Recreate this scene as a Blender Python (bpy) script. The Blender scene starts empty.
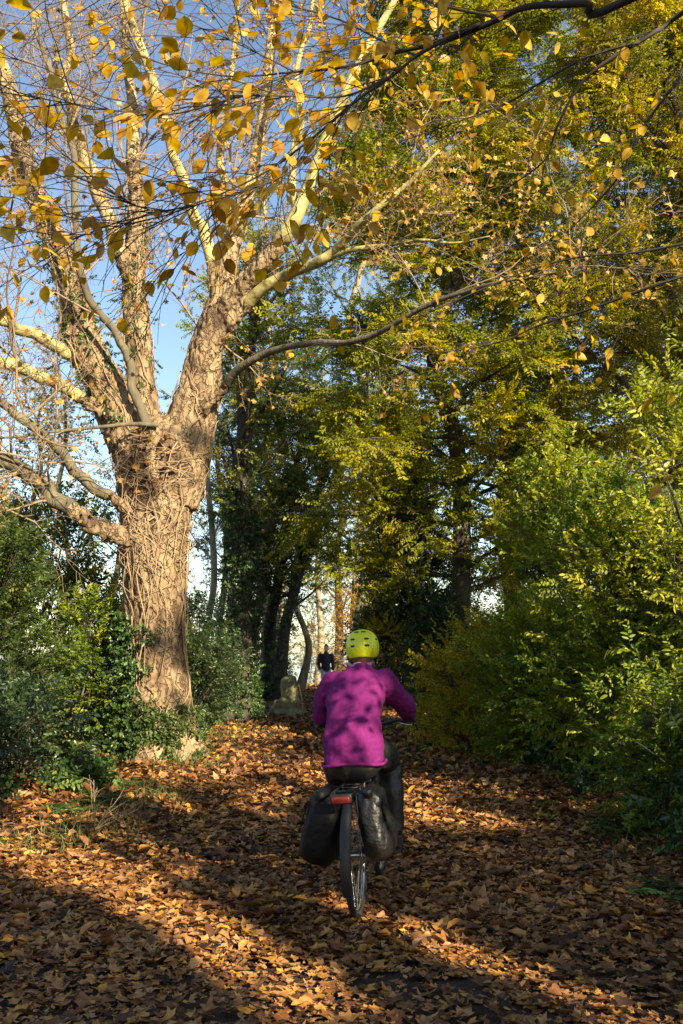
import bpy, math, random
import numpy as np
from mathutils import Vector, Matrix, Euler

rng = np.random.default_rng(11)
random.seed(5)
sc = bpy.context.scene
COL = sc.collection
PI = math.pi

# ------------------------------------------------------------------ camera
FPX, CX, CY, EYE = 950.0, 341.5, 512.0, 1.535
PITCH = math.atan(140 / FPX)
cp, sp = math.cos(PITCH), math.sin(PITCH)


def at(px, py, Y):
    """world point at distance Y in front of the viewpoint for a place in the photo"""
    d = np.array([px - CX, FPX * cp + (py - CY) * sp, FPX * sp - (py - CY) * cp])
    return np.array([0, 0, EYE]) + d * (Y / d[1])


def ground_at(px, py, z=0.0):
    d = np.array([px - CX, FPX * cp + (py - CY) * sp, FPX * sp - (py - CY) * cp])
    return np.array([0, 0, EYE]) + d * ((z - EYE) / d[2])


cam_d = bpy.data.cameras.new('camera')
cam = bpy.data.objects.new('camera', cam_d)
COL.objects.link(cam)
cam.location = (0, 0, EYE)
cam.rotation_euler = (PI / 2 + PITCH, 0, 0)
cam_d.sensor_fit = 'VERTICAL'
cam_d.sensor_height = 36
cam_d.lens = FPX / 1024 * 36
cam_d.clip_start = 0.05
cam_d.clip_end = 6000
sc.camera = cam

# ------------------------------------------------------------------ light
SUN_EL, SUN_AZ = math.radians(25), math.radians(34)     # azimuth: to the right of straight behind
sx, sy = math.sin(SUN_AZ), -math.cos(SUN_AZ)
w = bpy.data.worlds.new('World')
sc.world = w
w.use_nodes = True
nt = w.node_tree
bg = nt.nodes['Background']
sky = nt.nodes.new('ShaderNodeTexSky')
sky.sky_type = 'NISHITA'
sky.sun_disc = False
sky.sun_elevation = SUN_EL
sky.sun_rotation = math.atan2(sx, sy)
sky.air_density = 1.0
sky.dust_density = 0.6
sky.ozone_density = 1.0
nt.links.new(sky.outputs[0], bg.inputs[0])
bg.inputs[1].default_value = 0.078
sd = bpy.data.lights.new('sun', 'SUN')
sd.energy = 5.0
sd.angle = math.radians(0.5)
sd.color = (1.0, 0.84, 0.59)
so = bpy.data.objects.new('sun', sd)
COL.objects.link(so)
so.rotation_euler = Vector((sx * math.cos(SUN_EL), sy * math.cos(SUN_EL), math.sin(SUN_EL))).to_track_quat('Z', 'Y').to_euler()
so.location = (8, -10, 14)
sc.view_settings.view_transform = 'Standard'
sc.view_settings.look = 'None'
sc.view_settings.exposure = 1.55
sc.view_settings.gamma = 1
sc.view_settings.use_curve_mapping = False
sc.cycles.max_bounces = 6
sc.cycles.diffuse_bounces = 3
sc.cycles.glossy_bounces = 2
sc.cycles.transmission_bounces = 4
sc.cycles.sample_clamp_indirect = 4
sc.cycles.use_denoising = True


# ------------------------------------------------------------------ noise
def _h(i, j, k, s):
    n = (i * 374761393 + j * 668265263 + k * 1274126177 + s * 974711) & 0xFFFFFFFF
    n = ((n ^ (n >> 13)) * 1274126177) & 0xFFFFFFFF
    n = (n ^ (n >> 16)) & 0xFFFFFFFF
    return n / 4294967295.0


def vn(P, s=0):
    P = np.asarray(P, float)
    I = np.floor(P).astype(np.int64)
    f = P - I
    f = f * f * (3 - 2 * f)
    r = 0
    for a in (0, 1):
        for b in (0, 1):
            for c in (0, 1):
                wgt = (f[..., 0] if a else 1 - f[..., 0]) * (f[..., 1] if b else 1 - f[..., 1]) * (f[..., 2] if c else 1 - f[..., 2])
                r = r + wgt * _h(I[..., 0] + a, I[..., 1] + b, I[..., 2] + c, s)
    return r


def fbm(P, s=0, o=3):
    P = np.asarray(P, float)
    r, a, t = 0, .5, 0
    for q in range(o):
        r = r + a * vn(P * 2 ** q, s + q)
        t += a
        a *= .5
    return r / t


def nrm(v):
    v = np.asarray(v, float)
    return v / np.maximum(np.linalg.norm(v, axis=-1, keepdims=True), 1e-9)


def sstep(a, b, x):
    t = np.clip((x - a) / (b - a), 0, 1)
    return t * t * (3 - 2 * t)


# ------------------------------------------------------------------ mesh builder
class Acc:
    def __init__(s):
        s.v, s.f, s.m, s.r, s.n = [], [], [], [], 0

    def add(s, V, F, mat=0, rnd=None):
        """V (n,3); F: list of (m,k) index arrays"""
        V = np.asarray(V, float).reshape(-1, 3)
        for a in (F if isinstance(F, list) else [F]):
            a = np.asarray(a, np.int64)
            s.f.append(a + s.n)
            s.m.append(np.full(len(a), mat, np.int32))
        s.v.append(V)
        s.r.append(np.full(len(V), .5) if rnd is None else np.asarray(rnd, float) * np.ones(len(V)))
        s.n += len(V)
        return s

    def V(s):
        return np.concatenate(s.v)

    def mesh(s, name, mats, origin=(0, 0, 0), smooth=True):
        V = s.V() - np.asarray(origin, float)
        me = bpy.data.meshes.new(name)
        me.vertices.add(len(V))
        me.vertices.foreach_set('co', V.astype(np.float32).ravel())
        li = np.concatenate([a.ravel() for a in s.f]).astype(np.int32)
        ln = np.concatenate([np.full(len(a), a.shape[1], np.int32) for a in s.f])
        me.loops.add(len(li))
        me.loops.foreach_set('vertex_index', li)
        me.polygons.add(len(ln))
        me.polygons.foreach_set('loop_start', np.concatenate([[0], np.cumsum(ln)[:-1]]).astype(np.int32))
        me.polygons.foreach_set('loop_total', ln)
        me.polygons.foreach_set('material_index', np.concatenate(s.m))
        me.polygons.foreach_set('use_smooth', np.full(len(ln), smooth))
        at_ = me.attributes.new('rnd', 'FLOAT', 'POINT')
        at_.data.foreach_set('value', np.concatenate(s.r).astype(np.float32))
        for m in (mats if isinstance(mats, (list, tuple)) else [mats]):
            me.materials.append(m)
        me.update(calc_edges=True)
        me.validate()
        return me

    def build(s, name, mats, parent=None, smooth=True, origin=None):
        if origin is None:
            r = parent
            while r is not None and r.parent is not None:
                r = r.parent
            origin = (0, 0, 0) if r is None else r.get('_o', list(r.location))
        o = bpy.data.objects.new(name, s.mesh(name, mats, origin, smooth))
        COL.objects.link(o)
        if parent is not None:
            o.parent = parent
        return o


def thing(name, label, cat, loc=(0, 0, 0), group=None):
    o = bpy.data.objects.new(name, None)
    COL.objects.link(o)
    o.location = [float(q) for q in loc]
    o.empty_display_size = .2
    o['label'] = label
    o['category'] = cat
    if group:
        o['group'] = group
    return o


# ------------------------------------------------------------------ curves and tubes
def cr(pts, n=6):
    """Catmull-Rom through rows of any width"""
    P = np.asarray(pts, float)
    P = np.vstack([2 * P[0] - P[1], P, 2 * P[-1] - P[-2]])
    out = []
    t = np.linspace(0, 1, n, endpoint=False)[:, None]
    for i in range(1, len(P) - 2):
        a, b, c, d = P[i - 1], P[i], P[i + 1], P[i + 2]
        out.append(.5 * (2 * b + (c - a) * t + (2 * a - 5 * b + 4 * c - d) * t ** 2 + (3 * b - a - 3 * c + d) * t ** 3))
    out.append(P[-2][None])
    return np.concatenate(out)


def tubes(acc, paths, radii, S=3, mat=0, rnd=None, rough=0, seed=0, cap=False, freq=3.0):
    paths = np.asarray(paths, float)
    if paths.ndim == 2:
        paths = paths[None]
    N, K, _ = paths.shape
    if N == 0:
        return
    radii = np.broadcast_to(np.asarray(radii, float), (N, K)) if np.ndim(radii) else np.full((N, K), float(radii))
    T = np.empty_like(paths)
    T[:, 1:-1] = paths[:, 2:] - paths[:, :-2]
    T[:, 0] = paths[:, 1] - paths[:, 0]
    T[:, -1] = paths[:, -1] - paths[:, -2]
    T = nrm(T)
    md = nrm(paths[:, -1] - paths[:, 0] + 1e-6)
    ref = np.where(np.abs(md[:, 2:3]) < .8, np.array([[0, 0, 1.]]), np.array([[0, 1., 0]]))
    A = nrm(np.cross(T, ref[:, None, :] + 0 * T))
    if K > 2 and N == 1:                                   # parallel transport for single strongly curved tubes
        a = A[0, 0]
        for k in range(K):
            a = a - T[0, k] * (a @ T[0, k])
            a = a / max(np.linalg.norm(a), 1e-9)
            A[0, k] = a
    B = np.cross(T, A)
    th = np.arange(S) * 2 * PI / S
    R = radii[:, :, None] * np.ones(S)
    V = paths[:, :, None] + R[..., None] * (A[:, :, None] * np.cos(th)[:, None] + B[:, :, None] * np.sin(th)[:, None])
    if rough:
        q = fbm(V * freq, seed, 3) - .5
        q2 = fbm(V * freq * np.array([3, 3, .8]), seed + 9, 2) - .5
        V = paths[:, :, None] + (V - paths[:, :, None]) * (1 + rough * (1.6 * q + .7 * q2))[..., None]
    idx = np.arange(N * K * S).reshape(N, K, S)
    a, b = idx[:, :-1], idx[:, 1:]
    F = np.stack([a, np.roll(a, -1, 2), np.roll(b, -1, 2), b], -1).reshape(-1, 4)
    fs = [F]
    if cap:
        fs += [idx[:, 0, ::-1].reshape(N, S), idx[:, -1].reshape(N, S)]
    if rnd is not None and np.ndim(rnd):
        rnd = np.repeat(rnd, K * S)
    acc.add(V, fs, mat, rnd)


def tube(acc, pts, r, S=10, n=5, mat=0, cap=True, **k):
    P = np.asarray(pts, float)
    r = np.full(len(P), r) if np.ndim(r) == 0 else np.asarray(r, float)
    Q = cr(np.c_[P, r], n) if n > 1 else np.c_[P, r]
    tubes(acc, Q[:, :3], np.maximum(Q[:, 3], 1e-4)[None], S, mat, cap=cap, **k)
    return acc


def grow(P, D, L, K=5, wob=.25, up=0.0):
    N = len(P)
    L = np.broadcast_to(np.asarray(L, float), (N,))
    out = [P]
    d = nrm(D)
    for k in range(K - 1):
        d = nrm(d + rng.normal(0, wob, (N, 3)) / math.sqrt(K) + np.array([0, 0, up]) / K)
        P = P + d * (L / (K - 1))[:, None]
        out.append(P)
    return np.stack(out, 1)


def spawn(paths, m, t0, t1, ang=(35, 70), planar=0.0, radii=None):
    """m side shoots per path: start points, directions, position along, radius there"""
    N, K, _ = paths.shape
    t = (t0 + (t1 - t0) * (np.arange(m)[None] + rng.uniform(0, 1, (N, m))) / m)
    x = t * (K - 1)
    i = np.minimum(x.astype(int), K - 2)
    f = (x - i)[..., None]
    n = np.arange(N)[:, None]
    p = paths[n, i] * (1 - f) + paths[n, i + 1] * f
    tg = nrm(paths[n, i + 1] - paths[n, i])
    side = nrm(np.cross(tg, np.array([0, 0, 1.])) + 1e-6) * np.where((np.arange(m) % 2)[None, :, None] == 0, 1, -1)
    rp = rng.normal(0, 1, (N, m, 3))
    rp = nrm(rp - tg * (rp * tg).sum(-1, keepdims=True))
    sd_ = nrm(side * planar + rp * (1 - planar))
    a = np.radians(rng.uniform(ang[0], ang[1], (N, m)))[..., None]
    d = tg * np.cos(a) + sd_ * np.sin(a)
    if radii is not None:
        rr = radii[n, i] * (1 - f[..., 0]) + radii[n, i + 1] * f[..., 0]
    else:
        rr = np.zeros((N, m))
    return p.reshape(-1, 3), d.reshape(-1, 3), t.ravel(), rr.ravel()


def frames(D, up=(0, 0, 1), jit=.35):
    """rotation matrices with +X along D and +Z near up"""
    N = len(D)
    X = nrm(D)
    Z = np.asarray(up, float) + rng.normal(0, jit, (N, 3))
    Y = nrm(np.cross(Z, X) + 1e-7)
    Z = np.cross(X, Y)
    return np.stack([X, Y, Z], -1)


# ------------------------------------------------------------------ leaf templates
def leaf1(L=1, W=.5, fold=.15, droop=.1):
    V = np.array([[0, 0, 0], [.3, W * .46, fold * W], [.68, W * .4, fold * W - droop * .35], [1, 0, -droop],
                  [.68, -W * .4, fold * W - droop * .35], [.3, -W * .46, fold * W]]) * np.array([L, L, L])
    return V, np.array([[0, 3, 2, 1], [0, 5, 4, 3]])


def spray(n=12, Lt=.3, l=.06, W=.5, flat=.6, droop=.15, ends=True, twig_r=.0018):
    """a twig with alternate leaves: verts, leaf quads, twig quads, per-vertex tint offset"""
    VV, FF, rr, c = [], [], [], 0
    for i in range(n):
        s = 1 if i % 2 else -1
        tpos = (.12 + .88 * (i + .5) / n) * Lt
        a = math.radians(random.uniform(35, 75)) * s
        v, f = leaf1(l * random.uniform(.7, 1.15), W * random.uniform(.85, 1.15), random.uniform(.05, .3), random.uniform(.0, .3))
        M = Matrix.Rotation(a, 3, 'Z') @ Matrix.Rotation(random.gauss(0, 1 - flat) , 3, 'X') @ Matrix.Rotation(random.gauss(droop, .3), 3, 'Y')
        v = v @ np.array(M).T + np.array([tpos, 0, -droop * .4 * tpos])
        VV.append(v)
        FF.append(f + c)
        c += 6
        rr.append(np.full(6, random.uniform(-1, 1)))
    q = []
    for tt in (0, Lt):
        for k in range(3):
            q.append([tt, twig_r * math.cos(k * 2.094), twig_r * math.sin(k * 2.094) - droop * .4 * tt])
    TF = np.array([[0, 1, 4, 3], [1, 2, 5, 4], [2, 0, 3, 5]]) + c
    VV.append(np.array(q))
    rr.append(np.zeros(6))
    return np.concatenate(VV), np.concatenate(FF), TF, np.concatenate(rr)


def leafset(l=1., W=.5):
    v, f = leaf1(l, W)
    return v, f, np.zeros((0, 4), int), np.zeros(6)


def scatter(acc, tpls, P, R, S, base, spread=.12, mats=(0, 1)):
    N = len(P)
    pick = rng.integers(0, len(tpls), N)
    S = np.broadcast_to(S, (N,))
    for k, (v, f, tf, rr) in enumerate(tpls):
        I = np.where(pick == k)[0]
        if not len(I):
            continue
        n = len(v)
        V = np.einsum('nij,vj->nvi', R[I], v) * S[I][:, None, None] + P[I][:, None]
        off = (np.arange(len(I)) * n)[:, None, None]
        rd = np.clip(base[I][:, None] + spread * rr[None] + 0 * V[..., 0], 0, 1)
        m0 = acc.n
        acc.add(V, [(f[None] + off).reshape(-1, f.shape[1])], mats[0], rd.ravel())
        if len(tf):
            acc.f.append((tf[None] + off).reshape(-1, 4) + m0)
            acc.m.append(np.full(len(I) * len(tf), mats[1], np.int32))


def lobed(L=1., lob=.55, curl=.25, seed=0):
    """an outline like a plane or maple leaf: five lobes, dished and curled"""
    r = random.Random(seed)
    pts = []
    A = [-150, -118, -88, -62, -40, -20, 0, 20, 40, 62, 88, 118, 150]
    Rr = [.35, .62, .42, .86, .5, .56, 1.0, .56, .5, .86, .42, .62, .35]
    for a, q in zip(A, Rr):
        q = q * (1 + r.uniform(-.28, .14))
        if q < .6:
            q = lob * q / .5
        pts.append((q * math.cos(math.radians(a)), q * math.sin(math.radians(a))))
    V = [(.0, 0)] + pts
    V = np.array(V)
    cx, cy, ph, c2 = r.uniform(-curl, curl), r.uniform(-curl, curl), r.uniform(0, 6), r.uniform(.3, 1) * curl
    z = cx * V[:, 0] ** 2 + cy * V[:, 1] ** 2 + c2 * np.hypot(V[:, 0], V[:, 1]) ** 2 * np.cos(3 * np.arctan2(V[:, 1], V[:, 0]) + ph) + .12 * np.abs(V[:, 1])
    V = np.c_[V[:, 0] + .1, V[:, 1] * .95, z] * L * .62
    n = len(V) - 1
    F = np.array([[0, i, i + 1] for i in range(1, n)] + [[0, n, 1]])
    return V, F, np.zeros((0, 4), int), np.zeros(len(V))


# ------------------------------------------------------------------ materials
def new_mat(name):
    m = bpy.data.materials.new(name)
    m.use_nodes = True
    t = m.node_tree
    return m, t, t.nodes['Principled BSDF'], t.nodes['Material Output']


def ramp(t, stops):
    r = t.nodes.new('ShaderNodeValToRGB')
    e = r.color_ramp.elements
    while len(e) < len(stops):
        e.new(.5)
    for k, (p, c) in enumerate(stops):
        e[k].position = p
        e[k].color = (*c, 1)
    return r


def leaf_mat(name, cols, rough=.5, trans=.35, spec=.4, tint=1.25):
    m, t, b, o = new_mat(name)
    a = t.nodes.new('ShaderNodeAttribute')
    a.attribute_name = 'rnd'
    r = ramp(t, [(i / (len(cols) - 1), c) for i, c in enumerate(cols)])
    t.links.new(a.outputs['Fac'], r.inputs[0])
    g = t.nodes.new('ShaderNodeNewGeometry')
    n = t.nodes.new('ShaderNodeTexNoise')
    n.inputs['Scale'].default_value = 34
    n.inputs['Detail'].default_value = 2
    tc = t.nodes.new('ShaderNodeTexCoord')
    t.links.new(tc.outputs['Object'], n.inputs['Vector'])
    hs = t.nodes.new('ShaderNodeHueSaturation')
    mr = t.nodes.new('ShaderNodeMapRange')
    mr.inputs['From Min'].default_value = .3
    mr.inputs['From Max'].default_value = .7
    mr.inputs['To Min'].default_value = .62
    mr.inputs['To Max'].default_value = 1.25
    t.links.new(n.outputs['Fac'], mr.inputs['Value'])
    t.links.new(mr.outputs[0], hs.inputs['Value'])
    t.links.new(r.outputs[0], hs.inputs['Color'])
    t.links.new(hs.outputs[0], b.inputs['Base Color'])
    b.inputs['Roughness'].default_value = rough
    b.inputs['Specular IOR Level'].default_value = spec
    if trans:
        tr = t.nodes.new('ShaderNodeBsdfTranslucent')
        h2 = t.nodes.new('ShaderNodeHueSaturation')
        h2.inputs['Saturation'].default_value = 1.15
        h2.inputs['Value'].default_value = tint
        t.links.new(hs.outputs[0], h2.inputs['Color'])
        t.links.new(h2.outputs[0], tr.inputs['Color'])
        mx = t.nodes.new('ShaderNodeMixShader')
        mx.inputs[0].default_value = trans
        t.links.new(b.outputs[0], mx.inputs[1])
        t.links.new(tr.outputs[0], mx.inputs[2])
        t.links.new(mx.outputs[0], o.inputs[0])
    return m


def noisy_mat(name, stops, scale=6, stretch=(1, 1, 1), rough=.85, bump=.3, bscale=None, detail=6, spec=.3, coord='Object', dist=.02):
    m, t, b, o = new_mat(name)
    tc = t.nodes.new('ShaderNodeTexCoord')
    mp = t.nodes.new('ShaderNodeMapping')
    mp.inputs['Scale'].default_value = stretch
    t.links.new(tc.outputs[coord], mp.inputs[0])
    n = t.nodes.new('ShaderNodeTexNoise')
    n.inputs['Scale'].default_value = scale
    n.inputs['Detail'].default_value = detail
    n.inputs['Roughness'].default_value = .62
    t.links.new(mp.outputs[0], n.inputs['Vector'])
    r = ramp(t, stops)
    t.links.new(n.outputs['Fac'], r.inputs[0])
    t.links.new(r.outputs[0], b.inputs['Base Color'])
    b.inputs['Roughness'].default_value = rough
    b.inputs['Specular IOR Level'].default_value = spec
    if bump:
        n2 = t.nodes.new('ShaderNodeTexNoise')
        n2.inputs['Scale'].default_value = bscale or scale * 3
        n2.inputs['Detail'].default_value = 5
        t.links.new(mp.outputs[0], n2.inputs['Vector'])
        bp = t.nodes.new('ShaderNodeBump')
        bp.inputs['Strength'].default_value = bump
        bp.inputs['Distance'].default_value = dist
        t.links.new(n2.outputs['Fac'], bp.inputs['Height'])
        t.links.new(bp.outputs[0], b.inputs['Normal'])
    return m


def plain(name, c, rough=.5, metal=0, spec=.5, var=.12, bump=.0, scale=30):
    m = noisy_mat(name, [(.3, tuple(q * (1 - var) for q in c)), (.7, tuple(min(1, q * (1 + var)) for q in c))], scale=scale, rough=rough, bump=bump, spec=spec, dist=.004)
    m.node_tree.nodes['Principled BSDF'].inputs['Metallic'].default_value = metal
    return m


M = {}
M['soil'] = noisy_mat('soil', [(.3, (.018, .012, .008)), (.5, (.05, .032, .02)), (.72, (.10, .062, .035))], scale=3.5, rough=.95, bump=.8, bscale=40, dist=.03)
M['litter'] = leaf_mat('fallen_leaf', [(.020, .009, .006), (.065, .025, .012), (.28, .122, .036), (.12, .049, .022), (.46, .225, .062), (.36, .205, .095), (.51, .23, .036), (.60, .38, .05)], rough=.6, trans=.12, spec=.35)
M['plane_bark'] = noisy_mat('plane_bark', [(.30, (.05, .032, .018)), (.41, (.13, .086, .046)), (.52, (.245, .17, .092)), (.75, (.37, .275, .16))], scale=3.2, stretch=(1.3, 1.3, .55), rough=.85, bump=.7, bscale=16, dist=.05)
M['limb_bark'] = noisy_mat('limb_bark', [(.34, (.10, .08, .035)), (.45, (.27, .225, .085)), (.57, (.38, .335, .13)), (.75, (.48, .43, .24))], scale=5, rough=.8, bump=.4, bscale=18, dist=.03)
def fissures(m, scale, stretch, dark, width=.10, amt=.85):
    t = m.node_tree
    b = t.nodes['Principled BSDF']
    tc = t.nodes.new('ShaderNodeTexCoord')
    mp = t.nodes.new('ShaderNodeMapping')
    mp.inputs['Scale'].default_value = stretch
    nz = t.nodes.new('ShaderNodeTexNoise'); nz.inputs['Scale'].default_value = 4; nz.inputs['Detail'].default_value = 4
    vm = t.nodes.new('ShaderNodeMixRGB'); vm.blend_type = 'ADD'; vm.inputs[0].default_value = .35
    t.links.new(tc.outputs['Object'], mp.inputs[0])
    t.links.new(tc.outputs['Object'], nz.inputs['Vector'])
    t.links.new(mp.outputs[0], vm.inputs[1]); t.links.new(nz.outputs['Color'], vm.inputs[2])
    vo = t.nodes.new('ShaderNodeTexVoronoi'); vo.feature = 'DISTANCE_TO_EDGE'; vo.inputs['Scale'].default_value = scale
    t.links.new(vm.outputs[0], vo.inputs['Vector'])
    mr = t.nodes.new('ShaderNodeMapRange'); mr.inputs['From Max'].default_value = width
    t.links.new(vo.outputs['Distance'], mr.inputs['Value'])
    iv = t.nodes.new('ShaderNodeMath'); iv.operation = 'MULTIPLY_ADD'; iv.inputs[1].default_value = -amt; iv.inputs[2].default_value = amt
    t.links.new(mr.outputs[0], iv.inputs[0])
    mx = t.nodes.new('ShaderNodeMixRGB'); mx.inputs[2].default_value = (*dark, 1)
    old = b.inputs['Base Color'].links[0].from_socket
    t.links.new(iv.outputs[0], mx.inputs[0]); t.links.new(old, mx.inputs[1]); t.links.new(mx.outputs[0], b.inputs['Base Color'])
    bp = t.nodes.new('ShaderNodeBump'); bp.inputs['Strength'].default_value = .9; bp.inputs['Distance'].default_value = .03
    t.links.new(mr.outputs[0], bp.inputs['Height'])
    t.links.new(b.inputs['Normal'].links[0].from_socket, bp.inputs['Normal'])
    t.links.new(bp.outputs[0], b.inputs['Normal'])


fissures(M['plane_bark'], 9, (1, 1, .35), (.085, .055, .033), .07, .7)
M['upper_bark'] = noisy_mat('upper_bark', [(.34, (.085, .06, .03)), (.44, (.23, .17, .08)), (.56, (.36, .285, .145)), (.74, (.48, .40, .23))], scale=4.5, stretch=(1.2, 1.2, .7), rough=.85, bump=.5, bscale=18, dist=.03)
fissures(M['upper_bark'], 9, (1, 1, .35), (.14, .10, .05), .05, .4)
M['grey_bark'] = noisy_mat('grey_bark', [(.3, (.06, .052, .035)), (.6, (.14, .12, .075)), (.8, (.21, .19, .12))], scale=5, stretch=(1, 1, .3), rough=.9, bump=.6, bscale=22, dist=.03)
M['dark_bark'] = noisy_mat('dark_bark', [(.3, (.025, .021, .016)), (.7, (.075, .062, .045))], scale=6, stretch=(1, 1, .3), rough=.9, bump=.6, dist=.02)
M['pale_bark'] = noisy_mat('pale_bark', [(.3, (.14, .12, .08)), (.6, (.30, .27, .19)), (.8, (.42, .39, .29))], scale=5, stretch=(1, 1, .5), rough=.9, bump=.4, dist=.02)
M['twig'] = plain('twig_bark', (.034, .026, .019), rough=.8)
M['tan_twig'] = plain('tan_twig', (.22, .16, .095), rough=.85)
M['vine'] = plain('dead_vine', (.30, .215, .125), rough=.9)
M['ivy'] = leaf_mat('ivy_leaf', [(.018, .042, .014), (.04, .085, .02), (.075, .14, .03), (.16, .21, .045)], rough=.38, trans=.2, spec=.5)
M['hedge'] = leaf_mat('hedge_leaf', [(.035, .075, .008), (.095, .16, .014), (.18, .25, .02), (.30, .33, .03), (.42, .40, .045)], rough=.42, trans=.42, spec=.32)
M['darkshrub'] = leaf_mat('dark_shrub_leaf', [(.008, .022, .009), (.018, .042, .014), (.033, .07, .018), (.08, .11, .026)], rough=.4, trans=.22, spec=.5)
M['midshrub'] = leaf_mat('mid_shrub_leaf', [(.04, .07, .014), (.08, .125, .02), (.15, .18, .03), (.29, .25, .04), (.38, .23, .045)], rough=.45, trans=.38, spec=.3)
M['yellowgreen'] = leaf_mat('yellow_green_leaf', [(.10, .135, .012), (.20, .21, .015), (.31, .28, .018), (.43, .35, .022), (.56, .42, .035)], rough=.45, trans=.48, spec=.25)
M['olive'] = leaf_mat('olive_leaf', [(.10, .15, .012), (.21, .23, .015), (.36, .33, .018), (.54, .43, .022)], rough=.5, trans=.48, spec=.25)
M['green'] = leaf_mat('fresh_green_leaf', [(.07, .125, .014), (.13, .19, .022), (.21, .26, .035), (.32, .33, .05), (.50, .42, .05)], rough=.45, trans=.46, spec=.25)
M['gold'] = leaf_mat('golden_leaf', [(.36, .17, .02), (.52, .29, .025), (.62, .36, .03), (.66, .44, .05)], rough=.45, trans=.5, tint=1.3)
M['planeleaf'] = leaf_mat('plane_leaf', [(.22, .09, .03), (.38, .19, .04), (.50, .29, .06), (.52, .36, .09)], rough=.5, trans=.4)
M['grass'] = leaf_mat('grass_blade', [(.05, .09, .018), (.10, .14, .03), (.19, .19, .05)], rough=.5, trans=.3)
M['fern'] = leaf_mat('fern_leaf', [(.03, .065, .015), (.07, .11, .02), (.12, .15, .03)], rough=.5, trans=.3)
M['stone'] = noisy_mat('mossy_stone', [(.3, (.10, .10, .055)), (.5, (.22, .21, .12)), (.68, (.32, .32, .12)), (.8, (.40, .38, .2))], scale=5, rough=.95, bump=.7, bscale=25, dist=.02)
M['water'] = plain('water', (.02, .03, .04), rough=.12, spec=.5)
# cyclist and bicycle
M['skin'] = plain('skin', (.55, .33, .25), rough=.5, var=.06)
M['jacket'] = noisy_mat('purple_fleece', [(.3, (.112, .007, .086)), (.7, (.16, .013, .122))], scale=40, rough=.85, bump=.35, bscale=160, dist=.004, spec=.2)
M['collar'] = plain('collar_cloth', (.16, .08, .15), rough=.9)
M['trousers'] = noisy_mat('black_trousers', [(.3, (.008, .008, .008)), (.7, (.018, .016, .017))], scale=12, rough=.48, bump=.3, bscale=14, dist=.02, spec=.55)
M['shoe'] = plain('dark_shoe', (.03, .026, .022), rough=.6)
M['helmet'] = plain('lime_helmet', (.66, .72, .015), rough=.32, var=.03, spec=.5)
M['vent'] = plain('helmet_vent', (.015, .017, .01), rough=.8)
M['hair'] = noisy_mat('brown_hair', [(.3, (.05, .025, .012)), (.7, (.14, .065, .03))], scale=60, stretch=(3, 3, .4), rough=.6, bump=.3)
M['rubber'] = plain('tyre_rubber', (.018, .018, .018), rough=.75)
M['alloy'] = plain('alloy', (.45, .45, .44), rough=.3, metal=1)
M['frame'] = plain('bicycle_paint', (.02, .02, .025), rough=.3)
M['black'] = plain('black_plastic', (.014, .014, .015), rough=.5)
M['red'] = plain('red_reflector', (.22, .022, .015), rough=.25)
M['bag'] = noisy_mat('black_bag', [(.3, (.003, .003, .0035)), (.7, (.007, .007, .008))], spec=.2, scale=20, rough=.6, bump=.5, bscale=16, dist=.02)
M['bag_gloss'] = noisy_mat('shiny_bag', [(.3, (.004, .004, .004)), (.7, (.011, .010, .009))], scale=14, rough=.42, bump=.9, bscale=11, dist=.03, spec=.6)
M['dark_coat'] = plain('dark_coat', (.012, .013, .020), rough=.85)
M['jeans'] = plain('pale_jeans', (.34, .40, .50), rough=.9)
M['hand_skin'] = M['skin']


# ------------------------------------------------------------------ closed shapes and skins
def ell(acc, c, r, n=(14, 10), rot=None, pw=2.0, mat=0):
    """closed (super)ellipsoid"""
    nu, nv = n
    th = np.linspace(0, PI, nv + 1)[1:-1]
    ph = np.arange(nu) * 2 * PI / nu
    sg = lambda v: np.sign(v) * np.abs(v) ** (2 / pw)
    V = np.array([[sg(math.sin(a)) * sg(math.cos(b)), sg(math.sin(a)) * sg(math.sin(b)), sg(math.cos(a))] for a in th for b in ph])
    V = np.vstack([V, [[0, 0, 1], [0, 0, -1]]]) * np.asarray(r, float)
    if rot is not None:
        V = V @ np.array(rot).T
    k = nv - 1
    ii = np.arange(k * nu).reshape(k, nu)
    Q = np.stack([ii[:-1], ii[1:], np.roll(ii[1:], -1, 1), np.roll(ii[:-1], -1, 1)], -1).reshape(-1, 4)
    T = np.array([[k * nu, ii[0, j], ii[0, (j + 1) % nu]] for j in range(nu)] + [[k * nu + 1, ii[-1, (j + 1) % nu], ii[-1, j]] for j in range(nu)])
    acc.add(V + np.asarray(c, float), [Q, T], mat)
    return acc


def capsule(acc, p, q, r0, r1, S=14):
    p, q = np.asarray(p, float), np.asarray(q, float)
    d = nrm(q - p)
    pts, rr = [], []
    for a in np.linspace(-85, 0, 5):
        pts.append(p + d * r0 * math.sin(math.radians(a))); rr.append(r0 * math.cos(math.radians(a)))
    for t_ in (.33, .66):
        pts.append(p + (q - p) * t_); rr.append(r0 + (r1 - r0) * t_)
    for a in np.linspace(0, 85, 5):
        pts.append(q + d * r1 * math.sin(math.radians(a))); rr.append(r1 * math.cos(math.radians(a)))
    tubes(acc, np.array(pts), np.array(rr)[None], S, cap=True)
    return acc


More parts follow.
